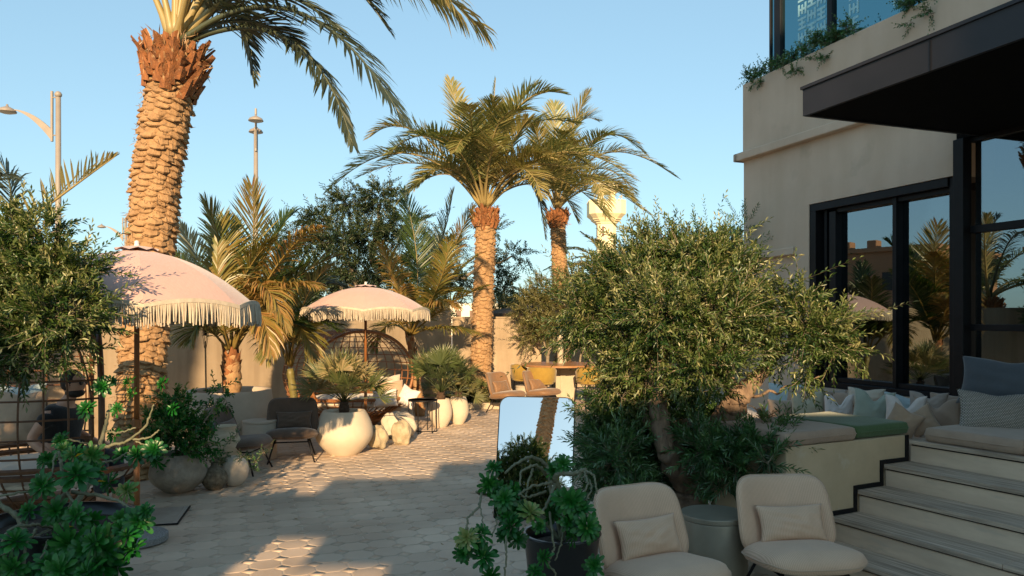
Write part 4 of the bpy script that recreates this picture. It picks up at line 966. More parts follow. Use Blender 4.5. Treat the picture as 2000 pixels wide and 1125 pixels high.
# ---- rocks by the round pot
def rock(loc, d, label, seed, group='rocks by the round pot', mat='rock', flat=1.0):
    r = np.random.default_rng(seed); me = bpy.data.meshes.new('rock'); import bmesh
    bm = bmesh.new(); bmesh.ops.create_icosphere(bm, subdivisions=4, radius=1)
    ax = r.normal(0, 1, (7, 3)); ph = r.uniform(0, 6, 7); fr = r.uniform(1.2, 5.5, 7)
    for v in bm.verts:
        p = np.array(v.co); n = sum(math.sin(fr[i] * (p @ ax[i]) + ph[i]) / fr[i] for i in range(7)) * .16
        n += .03 * math.sin(p[0] * 14 + 4 * p[2]) 
        q = p * (1 + n); v.co = (q[0] * d[0], q[1] * d[1], max(q[2], -.86) * d[2])
    bm.to_mesh(me); bm.free(); me.materials.append(M[mat]); me.shade_smooth()
    o = link_mesh('rock', me, None, (loc[0], loc[1], loc[2] + d[2] * .85)); tag(o, label, 'rock', group)
rock((-1.86, 10.55, 0), (.15, .13, .19), 'tall craggy cream rock right against the round cream pot', 5)
rock((-1.62, 10.95, 0), (.14, .14, .20), 'craggy cream rock with a deep cleft, right of the tallest rock', 9)
rock((-1.72, 11.55, 0), (.26, .20, .21), 'smooth pale boulder behind the two craggy rocks', 14, mat='concrete_pot')

# ---- black wire side table
wt = thing('wire_table', (-1.43, 12.15, 0), 'small round black side table on thin wire legs before the wicker pod', 'table')
m = MB(); m.lathe([(.21, .505), (.235, .505), (.235, .53), (.225, .53), (.22, .518)], 40); m.lathe([(.001, .512), (.222, .512), (.222, .518), (.001, .518)], 40, cap=False); m.build('table_top', M['black'], wt, local=True)
for k in range(6):
    a = k / 6 * 6.283 + .3; m = MB(); m.tube([(.225 * math.cos(a), .225 * math.sin(a), .505), (.225 * math.cos(a), .225 * math.sin(a), 0)], .008, 6); m.build('leg', M['black'], wt, local=True)
m = MB(); m.tube([(.22 * math.cos(a), .22 * math.sin(a), .012) for a in np.linspace(0, 6.28, 3)], .006, 5)
for k in range(3):
    a = k / 3 * 6.283 + .3; m.tube([(.225 * math.cos(a), .225 * math.sin(a), .01), (0, 0, .01)], .006, 5)
m.build('foot_brace', M['black'], wt, local=True)

# ---- tiki torch
tt_ = thing('garden_torch', (-4.35, 10.75, 0), 'bamboo garden torch with a woven cage standing before the diagonal wall', 'torch')
m = MB(); m.tube([(0, 0, 0), (.01, 0, .8), (0, 0, 1.5)], .012, 7); m.build('pole', M['bamboo'], tt_, local=True)
m = MB()
for k in range(8):
    a = k / 8 * 6.283; m.tube([(.012 * math.cos(a), .012 * math.sin(a), 1.40), (.03 * math.cos(a), .03 * math.sin(a), 1.52), (.045 * math.cos(a), .045 * math.sin(a), 1.60), (.045 * math.cos(a), .045 * math.sin(a), 1.74)], .004, 4)
for z in (1.58, 1.62, 1.66, 1.70, 1.74): m.tube([(.046 * math.cos(a), .046 * math.sin(a), z) for a in np.linspace(0, 6.283, 13)[:-1]], .004, 4, closed=True)
m.build('cage', M['bamboo'], tt_, local=True)
m = MB(); m.lathe([(.03, 1.58), (.035, 1.72), (.012, 1.75), (.01, 1.78)], 14); m.build('oil_can', M['black'], tt_, local=True)

# ---- drain cover in the pavers
dc = thing('drain_cover', (-3.32, 6.88, 0.012), 'rectangular ribbed metal drain cover set in the pavers by the parasol base', 'drain cover', rz=R(14))
m = MB(); m.rbox((0, 0, 0.001), (.62, .62, .012), .002); m.build('frame', M['drain'], dc, local=True)
m = MB()
for i in range(22): m.rbox((0, -.28 + i * .0267, .009), (.55, .013, .006), .002)
m.build('ribs', M['drain'], dc, local=True)
m = MB(); m.box((-.325, -.325, -.004), (.325, -.312, .0072)); m.box((.312, -.311, -.004), (.325, .325, .0072)); m.build('joint', M['black'], dc, local=True)

# ---- round dining table and tub chairs at the far end
dt = thing('dining_table', (1.06, 16.5, 0), 'round timber dining table on a pale pedestal at the far end of the patio', 'table')
m = MB(); m.lathe([(.84, .80), (.865, .81), (.865, .84), (.85, .85), (.001, .85)], 64); m.build('table_top', M['wood_top'], dt, local=True)
m = MB(); m.box((-.12, -.20, 0), (.30, .2, .80)); m.build('pedestal', M['cream'], dt, local=True, bevel=.01)
m = MB(); m.box((-.02, -.235, 0), (.09, -.2005, .80)); m.build('pedestal_rib', M['cream'], dt, local=True)
m = MB(); m.tube([(.0, .1, .851), (0, .1, 1.5)], .065, 12); o = m.build('sunshade_post', M['pole_wood'], None); o.location = (1.06, 16.5, 0); tag(o, 'pale timber post rising through the round dining table', 'post'); o.data.materials[0] = M['cream']
def tub(loc, rz, label):
    r = thing('tub_chair', loc, label, 'chair', 'mustard tub chairs round the dining table', rz)
    V = []; ns = 25; prof = [(-.02, .50), (.0, .52), (0.02, .80), (.0, .83), (-.05, .82), (-.06, .56)]
    for i in range(ns):
        a = R(-25) + R(230) * i / (ns - 1); fall = 1 - .35 * abs(i / (ns - 1) * 2 - 1) ** 4
        for dr, z in prof: V.append(((.29 + dr) * math.cos(a), (.27 + dr) * math.sin(a), .50 + (z - .50) * fall))
    k = len(prof); Fc = [(i * k + j, (i + 1) * k + j, (i + 1) * k + (j + 1) % k, i * k + (j + 1) % k) for i in range(ns - 1) for j in range(k)] + [tuple(range(k)), tuple((ns - 1) * k + j for j in range(k - 1, -1, -1))]
    m = MB(); m.add(V, Fc); m.build('backrest', M['mustard'], r, smooth=True, local=True)
    pad('seat', .52, .50, .10, M['mustard'], r, loc=(0, 0, .50), p=3, q=4, n=16)
    for sx in (-1, 1):
        for sy in (-1, 1): m = MB(); m.tube([(sx * .2, sy * .18, .47), (sx * .23, sy * .23, 0)], .012, 6); m.build('leg', M['black'], r, local=True)
    m = MB(); m.tube([(-.21, -.2, .2), (.21, -.2, .2), (.21, .2, .2), (-.21, .2, .2)], .008, 5, closed=True); m.build('stretcher', M['black'], r, local=True)
tub((.62, 15.75, 0), R(170), 'mustard tub chair with its rounded back to us, left side of the dining table')
tub((1.62, 15.85, 0), R(205), 'mustard tub chair on the right side of the dining table, half behind olive leaves')
tub((.25, 16.7, 0), R(95), 'mustard tub chair tucked at the far left of the dining table')

# ---- wicker pods
def pod(loc, rx, ry, rz_, zc, odir, cut, label, nrib=34, zcut=None, cushions=True, seat_z=.42, rm='rattan'):
    r = thing('wicker_pod', loc, label, 'seat', 'rattan pod seats')
    c = np.array((0, 0, zc)); od = nrm(np.array((odir[0], odir[1], 0.))); rad = np.array((rx, ry, rz_))
    def ok(p):
        q = (p - c) / rad; d = q @ od
        if d < cut: return True
        return p[2] < seat_z + .02 and d < .97
    def run(fn, name, rr, ts):
        seg = []; out = []
        for t in ts:
            p = fn(t)
            if p[2] > loc[2] + .16 and ok(p): seg.append(p)
            else:
                if len(seg) > 2: out.append(seg)
                seg = []
        if len(seg) > 2: out.append(seg)
        for sg in out:
            m = MB(); m.tube(np.array(sg), rr, 5); m.build(name, M[rm], r, local=True)
    for k in range(nrib):
        az = k / nrib * 2 * math.pi + .03
        run(lambda e: c + rad * np.array((math.cos(az) * math.cos(e), math.sin(az) * math.cos(e), math.sin(e))), 'rib', .0085, np.linspace(-1.2, 1.50, 40))
    for e in np.linspace(-.85, 1.3, 13):
        thick = .009
        run(lambda a: c + rad * np.array((math.cos(a) * math.cos(e), math.sin(a) * math.cos(e), math.sin(e))), 'hoop', thick, math.atan2(od[1], od[0]) + np.linspace(0, 6.283, 90))
    for z, t in ((seat_z + .0, .028), (seat_z + .06, .024)):
        e = math.asin(max(-1, min(1, (z - zc) / rz_)))
        run(lambda a: c + rad * 1.012 * np.array((math.cos(a) * math.cos(e), math.sin(a) * math.cos(e), math.sin(e))), 'band', t, math.atan2(od[1], od[0]) + np.linspace(0, 6.283, 90))
    # rim of the opening
    sd = np.array((-od[1], od[0], 0)); k = math.sqrt(1 - cut * cut); pts = []
    for a in np.linspace(-.62, math.pi + .62, 60):
        q = od * cut + (sd * math.cos(a) + np.array((0, 0, 1)) * math.sin(a)) * k; pts.append(c + rad * q)
    pts = [p for p in pts if p[2] > seat_z - .05]
    m = MB(); m.tube(np.array(pts), .026, 8); m.build('rim', M[rm], r, smooth=True, local=True)
    m = MB(); m.lathe([(rx * .3, 0.0), (rx * .42, .06), (rx * .5, .12), (rx * .52, .15)], 30); m.build('base', M[rm], r, local=True)
    pad('seat_cushion', rx * 1.62, ry * 1.62, .18, M['cush_cream'], r, loc=(0, 0, seat_z - .08), p=2.3, q=4, n=24)
    return r
pod((-4.22, 6.85, 0), .98, .88, .88, .95, (.9, .5), .42, 'rattan pod seat at the left edge with a man inside, seen through its cage', seat_z=.52, rm='rattan_shaded')
p2 = pod((-2.75, 12.95, 0), 1.14, .85, .78, .87, (.72, -.70), .30, 'large rattan pod seat with pillows, opening towards the black wire table', seat_z=.50, nrib=40)
def podpillow(u, v, Y, w, h, mat, label, yaw, seed, lean=.3, roll=0):
    pillow(u, v, Y, w, h, .16, M[mat], label, yaw=yaw, lean=lean, seed=seed, chop=.05, group='pillows in the wicker pods', roll=roll)
podpillow(758, 757, 12.95, .50, .46, 'cush_cream', 'cream pillow at the back of the farther rattan pod', .5, 21)
podpillow(765, 765, 12.65, .44, .40, 'cush_tan', 'tan square pillow in the middle of the farther rattan pod', .45, 22)
podpillow(752, 777, 12.4, .42, .30, 'cush_white', 'white lumbar pillow in front of the tan one in the farther rattan pod', .4, 23)
podpillow(797, 775, 12.6, .36, .34, 'cush_white', 'plump white pillow against the right rim of the farther rattan pod', -.5, 24, roll=.35)
podpillow(40, 815, 6.75, .42, .5, 'cush_tan', 'tan pillow behind the man in the rattan pod at the left edge', .2, 25)
podpillow(30, 790, 6.95, .5, .4, 'cush_blue', 'pale blue pillow standing behind the tan pillow in the left rattan pod', .1, 26)

# ---- the man in the near pod
def skin_obj(name, joints, edges, mat, parent, sub=2, root=0):
    me = bpy.data.meshes.new(name); me.from_pydata([j[:3] for j in joints], edges, []); me.materials.append(mat)
    o = link_mesh(name, me, parent)
    sm = o.modifiers.new('skin', 'SKIN'); sm.use_smooth_shade = True
    lay = me.skin_vertices[0].data
    for i, j in enumerate(joints): lay[i].radius = (j[3], j[4] if len(j) > 4 else j[3]); lay[i].use_root = (i == root)
    s = o.modifiers.new('sub', 'SUBSURF'); s.levels = sub; s.render_levels = sub
    return o
mn = thing('person', (-3.98, 6.62, 0), 'man in a black T-shirt and dark sunglasses sitting in the left rattan pod', 'person')
# local axes: he faces +X ; y<0 is the camera side
body = [(0, 0, .60, .13, .15), (.02, 0, .78, .12, .15), (.05, 0, .93, .12, .17), (.09, 0, 1.05, .07, .09), (.11, 0, 1.11, .052), (.14, 0, 1.17, .055),
        (.05, -.20, 1.00, .055), (-.06, -.27, .79, .043), (.14, -.30, .66, .033), (.22, -.29, .655, .028, .036),
        (.05, .20, 1.00, .055), (.02, .28, .78, .043), (.24, .24, .68, .033), (.32, .22, .68, .028, .036),
        (.10, -.10, .58, .09), (.46, -.14, .60, .062), (.47, -.14, .30, .045), (.46, -.14, .16, .035), (.60, -.14, .13, .028),
        (.10, .10, .58, .09), (.46, .12, .60, .062), (.47, .12, .30, .045), (.46, .12, .16, .035), (.60, .12, .13, .028)]
ed = [(0, 1), (1, 2), (2, 3), (3, 4), (4, 5), (2, 6), (6, 7), (7, 8), (8, 9), (2, 10), (10, 11), (11, 12), (12, 13), (0, 14), (14, 15), (15, 16), (16, 17), (17, 18), (0, 19), (19, 20), (20, 21), (21, 22), (22, 23)]
skin_obj('body', body, ed, M['skin'], mn)
skin_obj('t_shirt', [(0, 0, .58, .15, .17), (.02, 0, .78, .14, .17), (.05, 0, .93, .14, .185), (.085, 0, 1.045, .085, .11), (.05, -.20, 1.0, .075), (.0, -.245, .88, .068), (.05, .20, 1.0, .075), (.035, .25, .87, .068)],
         [(0, 1), (1, 2), (2, 3), (2, 4), (4, 5), (2, 6), (6, 7)], M['tee'], mn)
skin_obj('trousers', [(0, 0, .60, .15, .17), (.10, -.10, .58, .11), (.46, -.14, .60, .078), (.47, -.14, .30, .062), (.10, .10, .58, .11), (.46, .12, .60, .078), (.47, .12, .30, .062)], [(0, 1), (1, 2), (2, 3), (0, 4), (4, 5), (5, 6)], M['jeans'], mn)
import bmesh
def blob(name, c, d, mat, parent, fn=None, sub=3):
    me = bpy.data.meshes.new(name); bm = bmesh.new(); bmesh.ops.create_icosphere(bm, subdivisions=sub, radius=1)
    for v in bm.verts:
        p = np.array(v.co)
        if fn is not None: p = fn(p)
        v.co = (p[0] * d[0] + c[0], p[1] * d[1] + c[1], p[2] * d[2] + c[2])
    bm.to_mesh(me); bm.free(); me.materials.append(mat); me.shade_smooth(); return link_mesh(name, me, parent)
HC = (.155, -.01, 1.245)
def headf(p):
    x, y, z = p; j = max(0, -z); x2 = x * (1 - .12 * j) + (.12 * math.exp(-((z + .15) / .16) ** 2 - (y / .22) ** 2) if x > 0 else 0)   # nose
    x2 += .06 * math.exp(-((z + .75) / .2) ** 2 - (y / .3) ** 2) * (x > 0) + .03 * math.exp(-((z + .45) / .08) ** 2 - (y / .3) ** 2) * (x > 0)
    x2 -= .05 * math.exp(-((z - .1) / .12) ** 2) * (x > .5)
    return np.array((x2, y * (1 - .28 * j), z))
hd = blob('head', HC, (.098, .076, .118), M['skin'], mn, headf, 4)
blob('hair', (HC[0] - .014, HC[1], HC[2] + .018), (.094, .081, .110), M['hair'], hd, lambda p: np.array((p[0] if p[0] < .55 or p[2] > .4 else .55, p[1], max(p[2], -.35 - .3 * (p[0] < 0)))), 3)
blob('beard', (HC[0] + .012, HC[1], HC[2] - .078), (.082, .062, .045), M['hair'], hd, lambda p: p, 3)
for s_ in (-1, 1):
    blob('ear', (HC[0] - .008, HC[1] + s_ * .076, HC[2] - .008), (.018, .009, .03), M['skin'], hd, None, 2)
    blob('lens', (HC[0] + .088, HC[1] + s_ * .034, HC[2] + .012), (.012, .031, .024), M['blackpot'], hd, None, 2)
m = MB()
for s_ in (-1, 1): m.tube([(HC[0] + .09, HC[1] + s_ * .06, HC[2] + .02), (HC[0] + .05, HC[1] + s_ * .079, HC[2] + .018), (HC[0] - .015, HC[1] + s_ * .084, HC[2] + .012)], .0035, 5)
m.tube([(HC[0] + .098, HC[1] - .02, HC[2] + .016), (HC[0] + .1, HC[1] + .02, HC[2] + .016)], .003, 5); m.build('sunglasses_frame', M['blackpot'], hd, local=True)
for s_, w0 in ((-1, np.array((.22, -.29, .655))), (1, np.array((.32, .22, .68)))):
    J = []; E = []
    for i, (dy, ln) in enumerate(((-.030, .070), (-.010, .080), (.010, .076), (.028, .060))):
        b = w0 + np.array((.055, dy, 0)); k = len(J)
        J += [(*(b - (.035, 0, 0)), .011), (*b, .010), (*(b + (ln * .5, 0, -.006)), .0088), (*(b + (ln * .8, 0, -.03)), .008), (*(b + (ln * .85, 0, -.052)), .007)]
        E += [(k, k + 1), (k + 1, k + 2), (k + 2, k + 3), (k + 3, k + 4)]
        if i: E.append((0, k))
    k = len(J); b = w0 + np.array((.0, -.035 * -s_, 0)); J += [(*(b + (.02, 0, 0)), .011), (*(b + (.05, .02 * s_, -.012)), .010), (*(b + (.075, .026 * s_, -.028)), .0085)]; E += [(0, k), (k, k + 1), (k + 1, k + 2)]
    skin_obj('hand', J, E, M['skin'], mn, 1)
for y in (-.14, .12):
    blob('shoe', (.58, y, .115), (.14, .05, .045), M['white_plastic'], mn, lambda p: np.array((p[0], p[1] * (1 - .2 * (p[0] > 0)), max(p[2], -.7))), 2)

# ================================================================ PALMS AND TREES
def crown(root, base, spec, nr, mat, L=3.2, leafL=.5, width=.026, n=70, droop=.35, seed=0, t0=.4, rad=.03, elr=(10, 85), pet=1.0, drp=(1.3, 2.2), azs=None, vee=.4):
    global rng
    rng = np.random.default_rng(seed)
    for sp in spec:
        (mu, mv, mY), (tu, tv, tY) = sp[:2]; b = np.array(base) + nrm(P(mu, mv, mY) - base) * .08
        mid = P(mu, mv, mY); tip = P(tu, tv, tY); o = sp[2] if len(sp) > 2 else {}
        c = 2 * mid - .5 * (b + tip); t = np.linspace(0, 1, 9)[:, None]; pts = (1 - t) ** 2 * b + 2 * t * (1 - t) * c + t * t * tip
        frond('frond', pts, root, M[o.get('mat', mat)], L=o.get('L', leafL), n=n, width=width, droop=o.get('droop', droop), rad=rad, t0=o.get('t0', t0 + rng.normal(0, .08)), vee=o.get('vee', vee + rng.normal(0, .1)), pet=pet, start=o.get('start', .2), tip_t=o.get('tip_t'))
    for i in range(nr):
        az = (i * 2.39996 + rng.uniform(-.3, .3)) if azs is None else rng.uniform(*azs); el = R(rng.uniform(*elr)); ll = L * rng.uniform(.8, 1.05)
        pts = arch(base, az, el, ll, rng.uniform(*drp) * (.6 + .4 * math.cos(el)))
        frond('frond', pts, root, M[mat], L=leafL, n=n, width=width, droop=droop, rad=rad, t0=t0 + rng.normal(0, .1), vee=vee + rng.normal(0, .1), pet=pet)

# big date palm at the left (A)
pa = thing('date_palm', (-4.25, 8.75, 0), 'nearest date palm, thick stepped trunk at the left rising out of the picture', 'palm tree', 'date palms')
topA = palm_trunk(pa, [P(278, 935, 8.75) * (1, 1, 0), P(276, 760, 8.75), P(292, 520, 8.72), P(308, 330, 8.68), P(335, 165, 8.62), P(342, 85, 8.6)], .240, .245, .070, 10, .058, crown_r=.40)
crown(pa, topA + np.array((0, 0, .0)), [
    ((570, 20, 7.9), (787, 232, 7.2), dict(mat='palm_dark_shaded', L=.66, vee=.05, droop=.18)), ((560, 75, 8.3), (690, 285, 7.9), dict(mat='palm_dark_shaded', L=.46, vee=-.1, droop=.2)), ((500, -15, 8.4), (665, 60, 7.9), dict(mat='palm_dark_shaded', L=.55, vee=.1)), ((480, 40, 9.0), (585, 95, 9.4), dict(mat='palm_dark_shaded', L=.5)), ((440, -10, 9.0), (590, -10, 9.6), dict(mat='palm_dark_shaded', L=.55)),
    ((450, 20, 9.3), (497, 158, 9.6), dict(mat='palm_dark_shaded', L=.34)), ((590, -60, 9.0), (760, 60, 9.2), dict(mat='palm_dark_shaded', L=.5)),
    ((650, -85, 8.6), (950, 62, 8.9), dict(L=.85, t0=.85, start=.3, vee=.0, droop=.35)), ((660, -120, 8.3), (905, 40, 8.2), dict(L=.7, t0=.8, start=.35, vee=-.1, droop=.4)), ((620, -180, 9.6), (800, -30, 10), dict(t0=.5)),
    ((520, -170, 8.2), (700, -250, 8)), ((430, -220, 8.5), (520, -480, 8.4)), ((340, -260, 8.7), (330, -560, 9)), ((250, -230, 8.5), (120, -480, 8.3)), ((180, -160, 8.7), (-50, -200, 8.8)),
    ((400, -120, 7.6), (450, -200, 6.6)), ((350, -160, 9.8), (340, -300, 11)), ((480, -70, 9.8), (600, -60, 11)),
    ], 10, 'palm_leaf', L=3.4, leafL=.52, width=.030, n=80, seed=11, rad=.034, elr=(66, 88), azs=(.2, 2.2), droop=.14, drp=(.5, 1.0))
# date palm B (centre) and C (right of it)
pb = thing('date_palm', (-.72, 16.35, 0), 'middle date palm with the full crown and orange trunk top, centre of the picture', 'palm tree', 'date palms')
topB = palm_trunk(pb, [P(938, 775, 16.3) * (1, 1, 0) + (0, 0, .05), P(940, 690, 16.3), P(944, 560, 16.3), P(948, 460, 16.3), P(946, 408, 16.3)], .215, .20, .085, 9, .045, crown_r=.31)
crown(pb, topB, [
    ((800, 300, 15.3), (642, 372, 14.6)), ((820, 262, 16.2), (722, 268, 15.8)), ((835, 322, 17.2), (700, 345, 17.6)), ((905, 260, 16.8), (880, 158, 17.2), dict(droop=.15)),
    ((958, 280, 16.3), (968, 152, 16.3), dict(droop=.05, L=.22, vee=.9)), ((1000, 225, 15.6), (1100, 182, 15.0)), ((985, 250, 17.3), (1050, 165, 17.8)),
    ((1060, 320, 15.3), (1268, 418, 14.2)), ((1050, 300, 16.2), (1160, 330, 15.8)), ((1030, 350, 16.8), (1066, 465, 17.0), dict(mat='palm_dark_shaded', L=.35)),
    ((900, 300, 15.2), (850, 265, 13.9)), ((925, 270, 15.0), (915, 205, 13.6)), ((960, 300, 15.1), (985, 290, 13.8)), ((1010, 330, 15.4), (1060, 385, 14.2)), ((880, 330, 15.6), (800, 375, 14.7)),
    ((990, 300, 16.0), (1030, 235, 15.5)), ((860, 275, 15.6), (760, 300, 14.6)), ((1000, 260, 16.6), (1130, 240, 17)), ((1070, 345, 15.8), (1200, 440, 15.2)), ((970, 250, 15.2), (1040, 215, 14.2)), ((870, 340, 16.4), (780, 395, 16.2)), ((1080, 300, 15.2), (1240, 350, 14)), ((900, 340, 17.4), (820, 330, 18.6)), ((935, 290, 17.5), (925, 240, 19)),
    ], 10, 'palm_leaf', L=2.9, leafL=.60, width=.026, n=96, seed=12, rad=.028, elr=(35, 88), t0=.64, droop=.12)
pc = thing('date_palm', (1.14, 18.8, 0), 'right date palm with a darker upper trunk, behind the dining table', 'palm tree', 'date palms')
topC = palm_trunk(pc, [P(1100, 770, 18.7) * (1, 1, 0), P(1098, 640, 18.7), P(1094, 540, 18.7), P(1090, 450, 18.7), P(1088, 410, 18.7)], .205, .165, .085, 9, .042, crown_r=.29)
crown(pc, topC, [
    ((1110, 280, 18.5), (1148, 180, 18.2), dict(droop=.1)), ((1085, 280, 18.9), (1082, 205, 19.2), dict(droop=.1)), ((1180, 300, 18.2), (1320, 345, 17.6)), ((1165, 270, 18.8), (1262, 300, 18.8)),
    ((1140, 300, 17.8), (1190, 262, 16.8)), ((1060, 300, 18.3), (1040, 240, 17.6)), ((1165, 330, 19.4), (1240, 375, 20)), ((1110, 310, 17.6), (1130, 275, 16.4)), ((1040, 340, 18.9), (1000, 330, 19.2)), ((1150, 350, 17.6), (1185, 420, 16.8)),
    ((1075, 320, 17.6), (1060, 300, 16.2)), ((1120, 260, 19), (1165, 235, 19.4)),
    ], 10, 'palm_leaf', L=2.6, leafL=.58, width=.025, n=84, seed=13, rad=.026, elr=(35, 88), t0=.66, droop=.12)
# off-frame palm at the left whose fronds reach in
pd_ = thing('date_palm', (-8.2, 10.9, 0), 'date palm standing outside the left edge, one curved yellow frond reaching in', 'palm tree', 'date palms')
topD = palm_trunk(pd_, [(-8.2, 10.9, 0), (-8.15, 10.9, 1.2), (-8.2, 10.9, 2.3)], .26, .24, .1, 9, .05, crown_r=.33)
crown(pd_, topD, [((95, 400, 10.4), (222, 308, 10.0), dict(L=.42, droop=.1, t0=.95, vee=.9)), ((15, 420, 10.6), (-20, 290, 10.4), dict(mat='palm_dark_shaded', L=.45)), ((-40, 380, 10.2), (32, 350, 9.6), dict(mat='palm_dark_shaded', L=.4))], 12, 'palm_leaf', L=2.2, leafL=.42, n=46, seed=14, azs=(2.2, 5.2), elr=(30, 80))
# young palms against the wall
def young_palm(base, top, spec, label, seed, trunk_r=.07, mat='coco_leaf', nr=0, L=1.6, group='young palms against the wall', stump=True):
    r = thing('young_palm', (base[0], base[1], base[2]), label, 'palm tree', group)
    m = MB(); C = spline([base, (np.array(base) + top) / 2 + (.02, 0, 0), top], 14)
    m.tube(C, np.linspace(trunk_r * 1.35, trunk_r, 14) * (1 + .12 * np.sin(np.arange(14) * 2.2)), 12); m.build('trunk', M['bark_palm'] if stump else M['green_stem'], r, smooth=True)
    if stump:
        m = MB()
        for i in range(34):
            a = i * 2.4; h = (i / 34); p = np.array(base) * (1 - h) + np.array(top) * h; O = np.array((math.cos(a), math.sin(a), 0)); W = np.array((-O[1], O[0], 0)); q = p + O * trunk_r * .9; w = trunk_r * .7
            m.add([q - W * w, q + W * w, q + O * .04 * rng.uniform(.5, 1.5) + np.array((0, 0, .16)) + W * w * .4, q + O * .04 + np.array((0, 0, .15)) - W * w * .5, q + O * .03 + np.array((0, 0, .07))], [(0, 1, 4), (1, 2, 4), (2, 3, 4), (3, 0, 4)])
        m.build('leaf_sheaths', M['boot'], r, kind='stuff')
    crown(r, np.array(top), spec, nr, mat, L=L, leafL=.48, width=.022, n=84, seed=seed, rad=.017, t0=.35, droop=.35, vee=.35, pet=.75)
    return r
d_or = dict(t0=.80, droop=.5); d_gr = dict(t0=.12, droop=.2); d_yl = dict(t0=.62, droop=.3)
young_palm((-3.93, 10.6, .70), P(452, 690, 10.55), [
    ((490, 520, 10.5), (492, 362, 10.4), dict(t0=.35, droop=.04, tip_t=.8, L=.6, vee=.1)), ((400, 580, 10.7), (345, 500, 11.0), dict(t0=.1, droop=.08, L=.55)), ((450, 540, 10.9), (440, 430, 11.2), dict(t0=.2, droop=.06, L=.55)), ((440, 520, 10.1), (400, 395, 9.8), dict(t0=.6, droop=.15)), ((410, 560, 10.9), (352, 440, 11.2), dict(mat='palm_dark_shaded', L=.5, droop=.1)),
    ((540, 520, 10.3), (620, 445, 10.1), dict(t0=.85, droop=.5)), ((530, 580, 10.1), (620, 560, 9.8), d_or), ((500, 560, 9.9), (560, 640, 9.5), d_or), ((520, 500, 10.9), (570, 420, 11.2), d_gr), ((500, 610, 9.9), (530, 690, 9.6), d_or),
    ((430, 600, 9.9), (425, 480, 9.7), d_yl), ((470, 560, 10.2), (530, 470, 10.1), d_yl), ((490, 600, 10.4), (590, 520, 10.5), d_gr), ((400, 640, 10.2), (375, 660, 10.0), d_yl), ((510, 630, 10.6), (600, 640, 10.8), d_gr), ((560, 560, 10.6), (660, 500, 10.7), d_gr)],
    'yellow and orange leaved palm growing in the huge concrete bowl', 21, trunk_r=.10)
young_palm((-3.35, 11.8, 0), P(566, 720, 11.7), [
    ((590, 600, 11.5), (640, 520, 11.3), d_gr), ((560, 590, 11.8), (545, 480, 11.9), d_gr), ((605, 640, 11.3), (650, 640, 11.1), d_gr), ((520, 620, 11.5), (480, 610, 11.3), d_gr), ((600, 570, 11.9), (690, 570, 12.0), dict(mat='palm_dark_shaded')), ((545, 650, 11.2), (520, 700, 11.1), d_yl), ((585, 640, 11.0), (612, 700, 10.9), d_yl)],
    'slender green palm with yellow stems between the bowl palm and the farther pod', 22, trunk_r=.055, stump=False)
young_palm((-1.72, 14.2, 0), P(800, 655, 14.1), [
    ((815, 520, 14.2), (788, 372, 14.4), dict(t0=.05, droop=.05, L=.5)), ((850, 520, 14.3), (885, 375, 14.5), dict(mat='palm_dark_shaded', L=.5, droop=.1)), ((868, 520, 13.7), (922, 405, 13.4), dict(t0=.7, droop=.25)), ((855, 560, 13.4), (875, 480, 13.0), d_yl),
    ((775, 560, 13.7), (745, 480, 13.4), d_or), ((760, 610, 13.6), (690, 560, 13.3), d_or), ((870, 600, 13.6), (945, 560, 13.3), d_yl), ((860, 640, 13.5), (930, 650, 13.2), d_yl), ((840, 600, 13.3), (890, 600, 12.8), d_or), ((800, 580, 13.9), (760, 540, 13.8), d_yl), ((830, 570, 14.4), (850, 470, 14.8), d_gr), ((860, 570, 14.2), (930, 500, 14.3), d_yl)],
    'orange and green leaved palm behind the farther parasol, left of the middle date palm', 23, trunk_r=.07, nr=3, L=1.4)

# fan palms
def fan_palm(base, n, plen, rad, label, seed, elr=(-5, 85), skirt=0, trunk=.12, cols=(.15, .55), group='potted fan palms', dl=None):
    global rng
    rng = np.random.default_rng(seed); r = thing('fan_palm', base, label, 'palm tree', group); base = np.array(base, float); top = base + (0, 0, trunk)
    m = MB(); m.tube([base - (0, 0, .02), base + (0, 0, trunk * .5), top], [.05, .075, .05], 10)
    for i in range(30):
        a = i * 2.4; h = i / 30 * trunk; O = np.array((math.cos(a), math.sin(a), 0)); W = np.array((-O[1], O[0], 0)); q = base + (0, 0, h) + O * .055
        m.add([q - W * .02, q + W * .02, q + O * .03 + (0, 0, .06)], [(0, 1, 2)])
    m.build('trunk', M['bark_core'], r)
    for i in range(n):
        az = i * 2.39996 + rng.uniform(-.2, .2); el = R(elr[0] + (elr[1] - elr[0]) * (i / n) + rng.uniform(-6, 6)); D = np.array((math.cos(az) * math.cos(el), math.sin(az) * math.cos(el), math.sin(el)))
        TR = Tri(); nm = nrm(np.array((-D[0] * .4, -D[1] * .4, 1.)) + np.array((0, -.7, 0)) * rng.uniform(0, 1.2)); dry = rng.random() < skirt
        fan_leaf(TR, top, D, plen * rng.uniform(.8, 1.1), rad * rng.uniform(.85, 1.1), nseg=24, spread=rng.uniform(2.5, 3.3), normal=nm, t0=.85 if dry else rng.uniform(*cols), droop=.15 + (.4 if dry else 0))
        TR.build('fan_leaf', M['fan_leaf'], r)
fan_palm((-2.26, 10.2, .50), 32, .48, .34, 'wide fan palm in the round cream pot, with some dry pale leaflets', 31, skirt=.12, trunk=.2, cols=(.3, .7), elr=(18, 88))
fan_palm((-1.20, 12.75, .43), 26, .56, .34, 'dark green fan palm with tall leaves in the left egg-shaped pot', 32, elr=(38, 88), cols=(.05, .45), trunk=.15)
fan_palm((-.93, 13.15, .42), 14, .30, .26, 'lower bright green fan palm in the right egg-shaped pot', 33, elr=(-10, 70), cols=(.35, .7))
